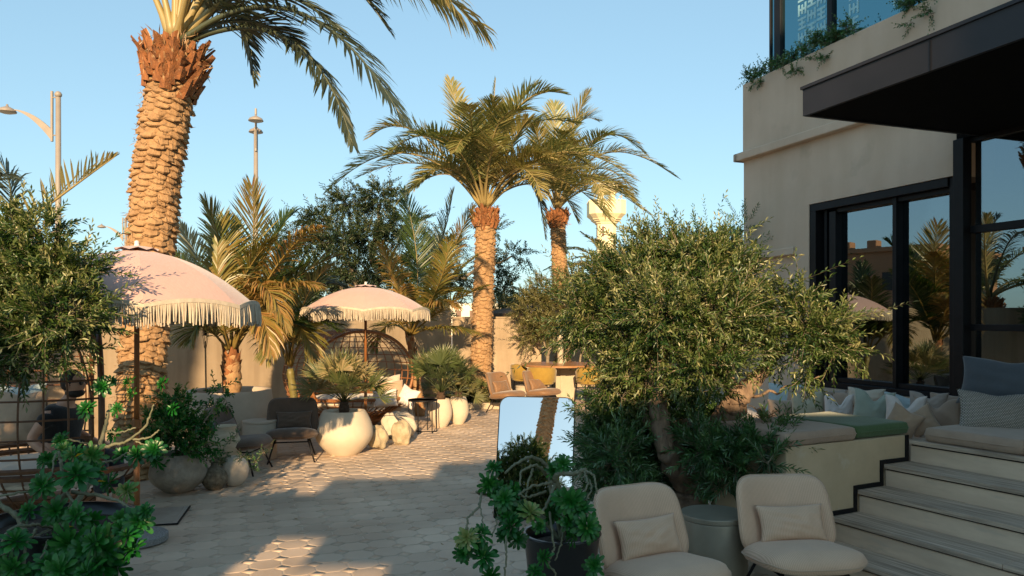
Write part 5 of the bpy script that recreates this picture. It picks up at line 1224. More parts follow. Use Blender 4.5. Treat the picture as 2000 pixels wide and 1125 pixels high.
fan_palm((-1.35, 15.9, .08), 22, .55, .34, 'fan palm in the bed at the foot of the middle date palm', 34, elr=(0, 75), cols=(.2, .6), group='fan palms in the bed')
fan_palm((-.62, 15.7, .08), 16, .35, .26, 'small fan palm in the bed right in front of the date palm trunk', 35, elr=(0, 60), cols=(.3, .6), group='fan palms in the bed')

# leafy trees
def leafy(name, loc, clusters, label, cat, mat, group=None, trunk=None, **kw):
    r = thing(name, loc, label, cat, group)
    TR, TW = foliage(clusters, **kw)
    TR.build('foliage', M[mat], r, kind='stuff'); TW.build('twigs', M['branch'], r, kind='stuff')
    if trunk:
        m = MB()
        for (a, b, r0, r1, w) in trunk: limb(m, a, b, r0, r1, w, sides=14, n=9, gnarl=.16 if r0 > .04 and 'olive' in name else 0)
        m.build('trunk', M['olive_bark' if 'olive' in name else 'branch'], r, smooth=True)
    return r
def cl(lst): return [(*P(u, v, Y), r) for (u, v, Y, r) in lst]
OL = [(1150, 600, 6.3, .30), (1175, 550, 6.5, .26), (1235, 520, 6.4, .36), (1225, 630, 6.2, .28), (1290, 590, 5.8, .36), (1330, 510, 6.4, .36), (1395, 520, 6.3, .34), (1270, 455, 6.5, .17), (1330, 455, 6.3, .17), (1400, 470, 6.4, .18),
      (1390, 600, 5.8, .36), (1235, 690, 6.0, .22), (1360, 690, 5.7, .20), (1445, 600, 6.1, .24), (1420, 665, 5.8, .18), (1505, 640, 6.0, .23), (1545, 590, 5.9, .22), (1590, 620, 5.8, .22), (1625, 655, 5.9, .19), (1560, 680, 5.9, .17), (1655, 625, 5.9, .13), (1650, 675, 5.85, .12), (1450, 520, 6.2, .14), (1530, 545, 6.0, .10),
      (1270, 590, 6.8, .28), (1400, 570, 6.8, .26), (1400, 740, 5.8, .12), (1200, 690, 6.3, .12), (1215, 760, 6.1, .13), (1190, 735, 6.2, .10), (1150, 640, 6.3, .14), (1590, 710, 5.8, .09), (1255, 715, 5.95, .19), (1325, 715, 5.8, .15), (1180, 755, 6.3, .13), (1370, 700, 5.8, .15)]
T0 = np.array((1.40, 6.15, 0)); T1 = P(1350, 960, 6.15)
leafy('olive_tree', (1.40, 6.15, 0), [(x - .12 * max(0, (x - 1.9)), y, z - .07 - .06 * max(0, (z - 1.9)) * 2, r - (.06 if r > .2 else .03)) for x, y, z, r in cl(OL)], 'big old olive tree with a gnarled trunk and wide crown before the house', 'tree', 'olive_leaf', trunk=[
    (T0, T1, .19, .15, .02), (T1, P(1300, 880, 5.9), .10, .075, .03), (P(1300, 880, 5.9), P(1282, 760, 5.95), .075, .07, .03), (P(1282, 760, 5.95), P(1290, 640, 6.1), .065, .04, .05), (P(1285, 740, 6), P(1210, 640, 6.2), .045, .02, .05), (P(1285, 700, 6), P(1360, 580, 6.2), .045, .02, .05),
    (T1, P(1400, 850, 6.3), .14, .11, .03), (P(1400, 850, 6.3), P(1450, 760, 6.2), .11, .085, .03), (P(1440, 780, 6.2), P(1510, 700, 6.1), .08, .05, .03), (P(1440, 790, 6.2), P(1405, 650, 6.3), .07, .035, .04), (P(1510, 700, 6.1), P(1590, 640, 5.95), .035, .015, .05), (P(1500, 705, 6.1), P(1480, 600, 6.2), .04, .02, .05),
    (P(1360, 940, 6.2), P(1240, 780, 6.4), .06, .045, .05), (P(1240, 780, 6.4), P(1190, 680, 6.4), .045, .02, .05), (P(1470, 775, 6.15), P(1600, 735, 5.8), .012, .005, .05)],
    per=330, leafL=.060, leafW=.0140, seed=2, t_base=.45, twigL=(.14, .38), nl=13)
SH = [(1195, 815, 6.5, .20), (1185, 880, 6.4, .22), (1225, 860, 6.6, .28), (1200, 930, 6.3, .24), (1270, 930, 6.4, .24), (1370, 840, 6.6, .26), (1430, 880, 6.3, .20), (1400, 920, 6.4, .26), (1460, 900, 6.1, .18), (1340, 900, 6.7, .25), (1240, 800, 6.8, .25), (1310, 810, 6.9, .3), (1520, 860, 5.9, .10), (1490, 860, 6.2, .08)]
SH += [(1380, 880, 5.7, .18), (1440, 900, 5.65, .18), (1480, 870, 5.6, .13), (1200, 900, 5.9, .2), (1235, 965, 5.8, .13), (1400, 950, 5.75, .10), (1500, 905, 5.4, .07)]
leafy('olive_shrub', (1.1, 6.5, 0), cl(SH), 'dark green shrub mass of narrow leaves round the foot of the olive tree', 'shrub', 'shrub_leaf', per=330, leafL=.075, leafW=.0125, seed=3, trunk=[((1.0, 6.5, 0), P(1180, 880, 6.5), .02, .008, .05), ((1.2, 6.5, 0), P(1260, 900, 6.5), .02, .008, .05), ((1.5, 6.5, 0), P(1400, 880, 6.5), .02, .008, .05), ((.95, 6.4, 0), P(1150, 930, 6.3), .015, .006, .05)])
LO = [(20, 470, 5.1, .20), (85, 460, 5.0, .18), (60, 540, 5.0, .30), (120, 540, 5.0, .22), (20, 620, 4.9, .3), (105, 620, 4.8, .26), (160, 600, 4.9, .16), (60, 690, 4.9, .20), (125, 680, 5.0, .14), (10, 700, 5.0, .22), (165, 530, 5.0, .12), (190, 640, 5.0, .08), (-60, 560, 5.1, .35), (-70, 650, 5.0, .3), (40, 580, 5.4, .3), (120, 600, 5.4, .2), (35, 425, 5.1, .10), (175, 560, 4.9, .10)]
leafy('olive_tree', (-3.75, 5.0, 0), [(x, y, z, r - .035) for x, y, z, r in cl(LO)], 'olive tree at the left edge whose twigs overlap the near pink parasol', 'tree', 'olive_leaf', per=380, leafL=.056, leafW=.0145, seed=4, t_base=.42, nl=11,
      trunk=[((-3.75, 5.0, 0), (-3.6, 5.0, 1.2), .07, .05, .03), ((-3.6, 5.0, 1.2), P(20, 600, 5), .045, .02, .05), ((-3.6, 5.0, 1.2), P(100, 560, 5), .035, .012, .05), ((-3.6, 5.0, 1.2), P(-60, 560, 5.1), .035, .012, .05)])
# background tree behind the wall
BT = [(620, 430, 25, .9), (680, 400, 25.5, 1.0), (740, 390, 25.5, .9), (600, 480, 25, .9), (660, 470, 24.5, 1.1), (720, 460, 25, 1.2), (780, 440, 25.5, 1.1), (640, 540, 25, 1.1), (710, 530, 25, 1.3), (790, 520, 25.5, 1.2), (860, 480, 26, 1.0), (880, 550, 26, 1.0), (600, 550, 25, .8), (650, 590, 25, 1.0), (760, 590, 25, 1.0), (850, 600, 25, .9), (965, 520, 26, .7), (1000, 495, 26, .45), (1025, 500, 26, .25), (985, 560, 26, .6), (960, 450, 26, .5), (570, 460, 25, .5), (745, 370, 25.5, .45)]
leafy('feathery_tree', (-4.6, 25, 0), [(x, y, z, r * .74) for x, y, z, r in cl(BT)], 'large dark feathery tree rising beyond the garden wall, behind the palms', 'tree', 'tree_leaf', per=34, leafL=.14, leafW=.040, nl=12, twigL=(.35, .8), seed=5, upbias=.0, squash=.38, rmin=.2, droop=.25,
      trunk=[((-4.6, 25, 0), (-4.7, 25, 2.2), .25, .2, .02), ((-4.7, 25, 2.2), P(660, 470, 25), .14, .05, .05), ((-4.7, 25, 2.2), P(740, 400, 25.5), .14, .04, .05), ((-4.7, 25, 2.2), P(850, 500, 26), .12, .04, .05), ((-4.0, 25.2, 2.6), P(1000, 500, 26), .10, .03, .05), ((-4.7, 25, 2.2), P(610, 520, 25), .1, .04, .05)])
# light shrub tree by the round table, far bushes, far palm
leafy('shrub_tree', (.75, 17.0, 0), cl([(1040, 600, 17, .45), (1060, 570, 17.2, .35), (1050, 640, 16.9, .4), (1090, 600, 17.1, .4), (1085, 650, 17, .35), (1030, 650, 17, .25), (1120, 560, 17.4, .5), (1120, 640, 17.3, .5), (1150, 600, 17.6, .5)]), 'light olive-green shrubby tree between the low wall and the dining table', 'shrub', 'acacia_leaf', per=170, leafL=.055, leafW=.018, seed=6, nl=12, twigL=(.15, .35),
      trunk=[((.75, 17.0, 0), (.8, 17, 1.0), .05, .04, .03), ((.8, 17, 1.0), P(1050, 600, 17), .03, .012, .05), ((.8, 17, 1.0), P(1110, 600, 17.2), .03, .012, .05), ((1.0, 17.1, 0), (1.3, 17.2, 1.3), .03, .02, .05), ((1.3, 17.2, 0), (1.7, 17.3, 1.3), .03, .02, .05), ((1.7, 17.2, 0), (1.8, 17.3, 1.3), .03, .02, .05)])
leafy('olive_tree', (3.1, 17.5, 0), cl([(1200, 590, 17, .7), (1300, 540, 17.5, .7), (1340, 510, 18, .8), (1420, 500, 18, .8), (1210, 640, 17, .8), (1300, 620, 17.5, .9), (1400, 600, 17.5, 1.0), (1500, 560, 18, .6)]), 'far olive tree showing pale tips above the big olive crown', 'tree', 'olive_leaf', per=150, leafL=.07, leafW=.02, seed=8, trunk=[((3.1, 17.5, 0), (3.1, 17.5, 1.6), .12, .08, .03)])
fpb = thing('distant_palm', (3.2, 24, 0), 'pale distant date palm below the minaret', 'palm tree', 'distant palms')
m = MB(); m.tube([(3.2, 24, 0), (3.2, 24, 2.6)], .22, 12); m.build('trunk', M['bark_palm'], fpb)
crown(fpb, (3.2, 24, 2.6), [], 26, 'palm_leaf', L=2.6, leafL=.45, n=34, width=.045, seed=41, t0=.75, elr=(15, 85))
fpc = thing('distant_palm', (1.2, 27, 0), 'small pale distant palm with drooping fronds beside the right palm trunk', 'palm tree', 'distant palms')
m = MB(); m.tube([(1.2, 27, 0), (1.2, 27, 1.6)], .2, 12); m.build('trunk', M['bark_palm'], fpc)
crown(fpc, (1.2, 27, 1.6), [], 22, 'palm_leaf', L=2.4, leafL=.4, n=30, width=.045, seed=42, t0=.9, elr=(15, 80))
leafy('distant_bush', (-.6, 30, 0), cl([(975, 600, 30, .6), (995, 605, 30, .5), (1012, 604, 30, .4), (1035, 604, 31, .6)]), 'bright yellow-green bush beyond the low wall, in front of the white building', 'shrub', 'acacia_leaf', per=60, leafL=.12, leafW=.03, seed=9, twigL=(.3, .7), group='bushes beyond the wall')
leafy('distant_bush', (-14, 30, 0), cl([(-100, 600, 30, 2), (40, 600, 31, 1.8), (180, 605, 32, 1.6), (330, 600, 30, 1.6), (440, 590, 28, 1.4), (530, 580, 27, 1.4), (460, 600, 28, 1.5)]), 'row of dark bushes beyond the diagonal wall on the left', 'shrub', 'tree_leaf', per=25, leafL=.16, leafW=.05, seed=10, twigL=(.3, .8), group='bushes beyond the wall')
leafy('thin_shoots', (3.0, 9.6, 0), cl([(1440, 470, 9.8, .18), (1432, 500, 9.8, .2), (1450, 440, 9.8, .12), (1385, 470, 9.7, .2)]), 'thin dark leafy shoots against the sky beside the house corner', 'shrub', 'shrub_leaf', per=60, leafL=.06, leafW=.013, seed=12, trunk=[((3.0, 9.7, 0), P(1435, 500, 9.8), .02, .01, .03)], twigL=(.2, .5))

# bush in the stone bowl, small plants
leafy('potted_bush', (-3.50, 7.95, .34), cl([(310, 830, 7.95, .20), (355, 820, 8.0, .20), (340, 790, 8.0, .15), (385, 845, 8.0, .17), (300, 870, 7.8, .14), (405, 870, 8.0, .10), (370, 880, 7.85, .12), (340, 850, 7.8, .2), (415, 800, 8.0, .06), (440, 780, 8.0, .07), (425, 765, 8.0, .05)]), 'leafy dark bush spilling over the rough stone bowl', 'plant', 'rosette_leaf', per=230, leafL=.06, leafW=.024, seed=15, t_base=.45, nl=7, twigL=(.08, .2),
      trunk=[((-3.5, 7.95, .34), P(340, 840, 7.95), .02, .008, .05), ((-3.5, 7.95, .34), P(430, 775, 8.0), .016, .005, .04), ((-3.45, 7.95, .34), P(385, 850, 8.0), .014, .005, .04)])
leafy('creeper', (-3.15, 8.4, .3), cl([(450, 860, 8.35, .035), (440, 885, 8.2, .045), (432, 900, 8.15, .05), (475, 893, 8.1, .04), (500, 900, 8.1, .04), (515, 885, 8.1, .03), (490, 915, 8.1, .03), (462, 848, 8.4, .02)]), 'small-leaved creeper trailing over the white clay vase', 'plant', 'shrub_leaf', per=1500, leafL=.018, leafW=.012, seed=16, nl=6, twigL=(.04, .1))
leafy('dry_grass', (-3.16, 8.05, .28), cl([(420, 903, 8.05, .05)]), 'dry grass tuft in the pitted brown vase', 'plant', 'fan_leaf', per=900, leafL=.05, leafW=.005, seed=17, nl=3, twigL=(.05, .12), upbias=1.5)
leafy('bed_plants', (-1.0, 15.6, .08), cl([(905, 760, 15.6, .18), (925, 770, 15.5, .15), (895, 740, 15.7, .2), (950, 775, 15.6, .12)]), 'low green plants in the bed at the foot of the middle date palm', 'plant', 'acacia_leaf', per=300, leafL=.06, leafW=.022, seed=18)
for i, (k, n_, lab, s_) in enumerate(((-1.0, 7, 'leafy trailing plant at the corner of the roof parapet', 1), (-.35, 10, 'leafy creeper along the parapet below the first printed panes', 1), (.35, 9, 'taller creeper clump on the parapet right of the dark mullion', 1.2), (1.6, 10, 'bright hanging creeper on the parapet over the canopy', 1.2))):
    c_ = [(*fp(k + rng.uniform(-.3, .3), .02 + rng.uniform(-.04, .06), 4.98 + rng.uniform(0, .10) * s_), .05 * s_) for _ in range(n_)] + [(*fp(k + rng.uniform(-.25, .25), -.05, 4.9 - rng.uniform(0, .15)), .02) for _ in range(3)]
    leafy('parapet_creeper', tuple(fp(k, 0, 4.96)), c_, lab, 'plant', 'shrub_leaf', per=1100, leafL=.035, leafW=.016, seed=50 + i, nl=6, twigL=(.05, .16), group='creepers on the roof parapet', upbias=.2)
# twiggy shrub touching the window glass
leafy('window_shrub', tuple(fp(1.3, -1.0, 0)), [], '', 'shrub', 'shrub_leaf') if False else None

# ---- succulents with bare curved stems and leaf rosettes
def succulent(root_pos, stems, rosettes, label, seed, group='branching succulents in black pots'):
    global rng
    rng = np.random.default_rng(seed); r = thing('succulent', root_pos, label, 'plant', group)
    for pts, r0, r1 in stems:
        m = MB(); C = spline([np.asarray(p) for p in pts], 7 * len(pts)); C = C + rng.normal(0, .0025, C.shape); m.tube(C, np.linspace(r0, r1, len(C)) * (1 + rng.normal(0, .08, len(C))), 7); m.build('stem', M['green_branch'], r, smooth=True)
    for (u, v, Y, rad, t0) in rosettes:
        c = P(u, v, Y); rad = rad * 1.12; TR = Tri(); ax = nrm(np.array((rng.normal(0, .5), -1.1 + rng.normal(0, .4), .55 + rng.normal(0, .4))))
        rosette(TR, c, ax, rad * 1.05, n=32, t0=t0, w=.31); TR.build('leaf_rosette', M['rosette_leaf'], r)
    return r
B0 = np.array((.28, 4.28, .55))
S = lambda *a: [P(*q) for q in a]
succulent((.28, 4.28, .55), [
    ([B0] + S((1100, 980, 4.25), (1085, 930, 4.2), (1120, 925, 4.15), (1145, 918, 4.1)), .017, .012),
    (S((1085, 945, 4.2), (1060, 1000, 4.0), (1030, 1020, 3.9)), .009, .006), (S((1140, 918, 4.12), (1160, 930, 4.0), (1165, 965, 3.95)), .007, .005), (S((1140, 918, 4.12), (1148, 945, 4.0), (1135, 970, 3.95)), .007, .004), (S((1140, 918, 4.12), (1155, 950, 4.0), (1145, 975, 3.95)), .006, .004), (S((1142, 918, 4.12), (1120, 945, 4.1), (1112, 975, 4.0)), .007, .004),
    ([B0] + S((1040, 990, 4.3), (1000, 985, 4.2), (960, 968, 4.1), (930, 962, 4.0)), .015, .008), (S((940, 962, 4.0), (935, 990, 3.9), (915, 1010, 3.85), (912, 1035, 3.8)), .007, .005), (S((937, 985, 3.9), (945, 1030, 3.8)), .004, .003),
    (S((1005, 985, 4.2), (1008, 1010, 4.0), (990, 1050, 3.85), (988, 1090, 3.8), (984, 1140, 3.8)), .009, .004), (S((975, 980, 4.1), (970, 1020, 3.9), (960, 1050, 3.85)), .006, .003),
    ([B0] + S((1075, 950, 4.3), (1068, 910, 4.35), (1040, 893, 4.3), (1010, 905, 4.2), (985, 925, 4.1)), .014, .006), (S((1068, 930, 4.3), (1050, 910, 4.2), (1020, 920, 4.1), (1015, 950, 4.0)), .009, .005), (S((1040, 915, 4.2), (1030, 950, 4.1), (1025, 985, 4.0)), .007, .004), (S((1080, 942, 4.2), (1040, 950, 4.1), (1010, 968, 4.0)), .009, .005), (S((1065, 960, 4.2), (1030, 972, 4.0), (1015, 965, 3.95)), .008, .004),
    (S((1075, 1000, 4.1), (1078, 1040, 3.95), (1082, 1075, 3.9), (1072, 1100, 3.9), (1085, 1125, 3.9), (1060, 1140, 3.9)), .007, .004), (S((1100, 1000, 4.1), (1098, 1050, 3.95), (1085, 1095, 3.9)), .006, .004), ([B0] + S((1120, 1000, 4.1), (1145, 985, 4.0), (1148, 1010, 3.9)), .009, .005), (S((1050, 1010, 4.1), (1052, 1025, 4.0)), .004, .003)],
    [(913, 1052, 3.82, .066, .85), (940, 1045, 3.85, .060, .3), (905, 1080, 3.82, .055, .2), (945, 1090, 3.85, .075, .25), (935, 1070, 3.9, .05, .2), (965, 915, 4.05, .05, .25), (955, 945, 4.0, .065, .3), (975, 960, 4.0, .06, .25), (985, 975, 3.95, .07, .3), (1000, 960, 4.05, .06, .35), (1010, 995, 4.0, .06, .15),
     (975, 985, 4.1, .05, .2), (1100, 908, 4.2, .06, .35), (1080, 920, 4.25, .05, .3), (1115, 980, 3.95, .085, .35), (1135, 995, 3.95, .07, .25), (1095, 975, 4.0, .06, .3), (1145, 1030, 3.9, .08, .35), (1125, 1050, 3.9, .07, .3), (1110, 1020, 3.95, .055, .25), (1155, 1040, 3.95, .05, .2), (1035, 1005, 3.95, .075, .75), (1053, 1030, 3.95, .04, .3),
     (1000, 1030, 3.9, .07, .15), (990, 1010, 3.95, .06, .2), (1010, 1050, 3.9, .06, .1), (985, 1045, 3.95, .05, .15), (1065, 1090, 3.85, .05, .3), (1045, 1118, 3.9, .05, .3), (960, 1125, 3.85, .055, .25), (1160, 1105, 3.9, .06, .3), (1075, 1000, 4.15, .07, .15), (1090, 995, 4.2, .06, .15)],
    'trailing succulent with bare looping stems in the tall black pot before the mirror', 61)
C0_ = np.array((-2.72, 4.55, .56))
succulent((-2.72, 4.55, .56), [
    ([C0_] + S((95, 1010, 4.4), (125, 970, 4.4), (140, 940, 4.4)), .026, .014), (S((140, 960, 4.4), (190, 968, 4.3), (230, 978, 4.2), (265, 1000, 4.1)), .012, .006), (S((130, 965, 4.4), (120, 910, 4.4), (115, 880, 4.4)), .012, .008), (S((130, 960, 4.4), (150, 990, 4.2), (163, 1025, 4.1)), .008, .005), (S((140, 975, 4.4), (132, 1000, 4.3), (134, 1030, 4.2)), .006, .005),
    ([C0_] + S((60, 1050, 4.3), (35, 1010, 4.3), (0, 985, 4.3), (-30, 950, 4.3)), .02, .012), (S((105, 1030, 4.3), (60, 1025, 4.2), (20, 1035, 4.1), (0, 1065, 4.1), (-10, 1080, 4.1)), .01, .006), (S((70, 1035, 4.2), (50, 1070, 4.0), (42, 1140, 4.0)), .009, .006), (S((60, 1045, 4.2), (20, 1075, 4.1), (-10, 1090, 4.1)), .008, .005), (S((75, 960, 4.4), (40, 962, 4.3), (-10, 970, 4.3)), .007, .006), (S((95, 1050, 4.2), (85, 1080, 4.0), (70, 1110, 4.0)), .007, .004),
    ([C0_] + S((170, 950, 4.9), (190, 890, 5.0), (205, 835, 5.1), (215, 790, 5.2)), .02, .010), (S((185, 880, 5), (215, 870, 5), (250, 860, 5), (285, 830, 4.95), (300, 790, 4.9)), .014, .005), (S((255, 858, 5), (290, 855, 5), (310, 840, 5)), .008, .005), (S((185, 905, 5), (220, 900, 4.9), (250, 885, 4.9), (285, 895, 4.9)), .009, .005), (S((190, 870, 5), (160, 865, 4.9), (135, 858, 4.9)), .008, .005), (S((200, 840, 5.1), (230, 845, 5.1), (265, 835, 5.1)), .009, .005), (S((265, 862, 5), (290, 870, 5), (305, 860, 4.9)), .006, .004),
    (S((120, 1085, 4.2), (140, 1095, 4.1), (138, 1075, 4.1)), .006, .004), (S((175, 1075, 4.2), (200, 1090, 4.1), (210, 1105, 4.1)), .006, .004), (S((110, 885, 4.45), (103, 915, 4.4), (100, 945, 4.4)), .006, .004)],
    [(85, 950, 4.3, .085, .25), (150, 930, 4.3, .11, .25), (270, 1020, 4.1, .085, .3), (140, 1060, 4.05, .12, .35), (165, 1075, 4.0, .09, .25), (95, 1105, 4.0, .09, .3), (215, 1050, 4.1, .075, .6), (200, 1105, 4.0, .11, .25), (180, 1015, 4.2, .07, .35), (245, 1085, 4.1, .07, .2), (145, 890, 4.5, .07, .6), (180, 890, 4.6, .08, .6), (125, 880, 4.6, .06, .6),
     (95, 895, 4.6, .05, .3), (250, 960, 4.5, .07, .75), (215, 945, 4.6, .07, .3), (235, 1015, 4.3, .06, .5), (0, 1100, 4.1, .07, .3), (170, 800, 5.0, .07, .2), (200, 755, 5.2, .07, .15), (255, 750, 5.2, .06, .3), (320, 750, 5.1, .05, .2), (215, 745, 5.3, .045, .15), (270, 890, 4.9, .08, .2), (300, 880, 4.9, .08, .2), (310, 900, 4.9, .06, .25), (240, 890, 5.0, .07, .15), (225, 850, 5.2, .06, .2), (260, 770, 5.2, .05, .4),
     (160, 1110, 4.1, .08, .3), (60, 1120, 4.1, .07, .25), (230, 1110, 4.2, .08, .2), (110, 1060, 4.2, .07, .2), (30, 1060, 4.0, .09, .25), (190, 1060, 3.9, .09, .35), (120, 1115, 3.9, .10, .3), (250, 1050, 4.0, .07, .25), (175, 1120, 3.85, .09, .35), (265, 1075, 4.0, .07, .2), (30, 1110, 3.95, .09, .3), (210, 1075, 3.95, .08, .3), (150, 1010, 4.1, .08, .3), (110, 1000, 4.15, .08, .2), (60, 1000, 4.3, .07, .2), (285, 1000, 4.1, .05, .3), (240, 1035, 4.1, .07, .35), (90, 900, 4.7, .06, .25), (190, 920, 4.8, .06, .3), (230, 800, 5.1, .05, .3), (340, 800, 5.1, .05, .2), (120, 860, 4.9, .06, .2)],
    'branching succulent with bare pale limbs in the wide black pot, bottom left corner', 62)
for (u, v, Y, a, lab) in ((154, 890, 4.4, .5, 'single yellow leaf caught on top of the near succulent at the left'), (195, 938, 4.4, .2, 'narrow yellow leaf hanging lower on the succulent at the left'), (132, 1030, 4.05, .4, 'yellow leaf lying on the lowest big rosette at the left')):
    TR = Tri(); TR.leaves([P(u - 8, v + 3, Y)], nrm(np.array([[math.cos(a), -.2, math.sin(a)]])), nrm(np.array([[-.2, -1, .4]])), [.07], [.026], .15, .5)
    o = TR.build('yellow_leaf', M['yellow_leaf']); tag(o, lab, 'leaf', 'yellow leaves on the succulent')
# dry twig ornament by the olive shrub on the box bench
TR = MB(); rng = np.random.default_rng(77); p0 = P(1500, 815, 6.1)
for i in range(16):
    a = rng.uniform(-1.4, 1.4); e = p0 + np.array((math.sin(a) * rng.uniform(.06, .20), rng.normal(0, .04), rng.uniform(.02, .10))); limb(TR, p0 + (rng.normal(0, .02), 0, 0), e, .005, .002, .12, n=5, sides=5)
o = TR.build('dry_coral_twigs', M['dry_leaf']); tag(o, 'pinkish dry branching twigs standing at the left end of the box bench', 'twigs')

# ================================================================ STREET, FAR THINGS
def lamp(x, Y, top, label, arms, s=1.0):
    r = thing('street_lamp', (x, Y, 0), label, 'street lamp', 'street lamps beyond the wall')
    m = MB(); m.tube([(0, 0, 0), (0, 0, top * .5), (0, 0, top - .1)], [.115, .09, .075], 14); m.lathe([(.05, top - .1), (.1, top - .06), (.11, top), (.07, top + .07), (.01, top + .1)], 14); m.build('pole', M['lamp_metal'], r, smooth=True, local=True)
    for (dx, dy) in arms:
        D = np.array((dx, dy, 0.)); z = top - 1.45 * s
        m = MB(); t = np.linspace(0, 1, 10); top_c = [D * (.22 + 1.25 * q) * s + (0, 0, z + .35 + .62 * (1 - (1 - q) ** 2.0)) for q in t]; bot_c = [D * (.22 + 1.25 * q) * s + (0, 0, z + .0 + .95 * (1 - (1 - q) ** 1.7)) for q in t]
        W = np.array((-dy, dx, 0)) * .025; V = []
        for a, b in zip(top_c, bot_c): V += [a - W, a + W, b + W, b - W]
        m.add(V, [(i * 4 + j, i * 4 + (j + 1) % 4, i * 4 + 4 + (j + 1) % 4, i * 4 + 4 + j) for i in range(9) for j in range(4)] + [(0, 1, 2, 3), (36, 37, 38, 39)])
        m.rbox(tuple(D * .2 * s + (0, 0, z + .75)), (.07, .07, 1.6), .01)
        m.tube([(0, 0, z + 1.35), D * .2 * s + (0, 0, z + 1.35)], .02, 6); m.tube([(0, 0, z + .15), D * .2 * s + (0, 0, z + .15)], .02, 6)
        am = m.build('arm', M['lamp_metal'], r, local=True)
        c = D * 1.62 * s + (0, 0, z + .88); m = MB(); m.lathe([(.26, 0), (.27, .02), (.22, .10), (.1, .16), (.04, .19), (.03, .25)], 24, c=tuple(c)); m.build('lamp_head', M['lamp_metal'], am, smooth=True, local=True)
        m = MB(); m.lathe([(.02, -.05), (.15, -.035), (.24, -.003)], 24, c=tuple(c)); m.build('lens', M['lamp_glass'], am, local=True)
lamp(-14.37, 24, 8.95, 'curved-arm street lamp standing highest at the left edge', [(-1, 0)])
lamp(-9.6, 28.4, 8.95, 'slim street lamp rising behind the yellow-leaved palm, head seen end-on', [(.32, -.947), (-.32, .947)], .55)
lamp(-26.0, 51, 8.6, 'tiny distant street lamp just left of the thick palm trunk', [(-1, 0)], 1.0)

mi = thing('minaret', (14.9, 120, 0), 'cream minaret with crenellated gallery, behind the right date palm and olive', 'tower')
def octp(r, ch=.3): 
    c = r * (1 - ch); return [(c, -r), (r, -c), (r, c), (c, r), (-c, r), (-r, c), (-r, -c), (-c, -r)]
def prism(mb, levels, c=(0, 0)):
    V = []
    for r, z, ch in levels: V += [(x + c[0], y + c[1], z) for x, y in octp(r, ch)]
    Fc = [(i * 8 + j, i * 8 + (j + 1) % 8, i * 8 + 8 + (j + 1) % 8, i * 8 + 8 + j) for i in range(len(levels) - 1) for j in range(8)] + [tuple(range(7, -1, -1)), tuple((len(levels) - 1) * 8 + j for j in range(8))]
    mb.add(V, Fc)
mY = 120; zz = lambda v: CAMH - (v - HOR) * mY / F
m = MB(); prism(m, [(1.45, 0, .35), (1.45, zz(438), .35)]); m.build('shaft', M['minaret'], mi, local=True)
for i, (r_, a, b) in enumerate(((1.62, 438, 434.5), (1.95, 434, 431.5), (2.2, 431, 428.5))): m = MB(); prism(m, [(r_, zz(a), .35), (r_ + .1, zz(b), .35)]); m.build('corbel', M['minaret'], mi, local=True)
m = MB(); prism(m, [(2.25, zz(428), .32), (2.85, zz(421), .3), (2.85, zz(397.5), .3)]); m.build('gallery', M['minaret'], mi, local=True)
m = MB()
pts = octp(2.82, .3)
for j in range(8):
    a, b = np.array(pts[j]), np.array(pts[(j + 1) % 8]); L_ = np.linalg.norm(b - a); k = max(1, int(L_ / .55))
    for q in range(k):
        c = a + (b - a) * (q + .5) / k; m.rbox((c[0] * .97, c[1] * .97, zz(397.5) + .16), (.34, .34, .34), .08)
m.build('crenellations', M['minaret'], mi, local=True)
for (dx, dy) in ((-.9, -.9), (.9, -.9), (-.9, .9), (.9, .9)): m = MB(); m.box((dx - .35, dy - .35, zz(397.4)), (dx + .35, dy + .35, zz(378))); m.build('pillar', M['minaret'], mi, local=True)
m = MB(); prism(m, [(1.5, zz(377.9), .3), (2.2, zz(372), .3), (2.2, zz(364), .3), (1.2, zz(363), .3), (1.1, zz(358), .3), (.05, zz(352), .3)]); m.build('cupola', M['minaret'], mi, local=True)
m = MB(); m.box((-.85, -1.47, zz(464)), (-.45, -1.452, zz(449))); m.lathe([(.22, -.01), (.22, .01)], 16, c=(-.65, 0, 0)); m.V[-1] = np.stack([m.V[-1][:, 0], -1.462 + m.V[-1][:, 2] * .5, m.V[-1][:, 1] * 1 + zz(446.5)], 1); m.build('window', M['minaret_dark'], mi, local=True)
m = MB(); m.box((-.95, -1.463, zz(465)), (-.35, -1.4515, zz(443))); m.build('window_surround', M['white_far'], mi, local=True)
for a in (-1.6, .2, 1.9):
    m = MB(); m.lathe([(.08, 0), (.12, .25), (.38, .6)], 14); V = m.V[0]; m.V[0] = np.stack([V[:, 2] * (-1 if a < 0 else 1) * .8 + a, -V[:, 2] * .7 - .9 + V[:, 0] * .2, V[:, 1] + zz(386)], 1); m.build('loudspeaker', M['lamp_glass'], mi, local=True)

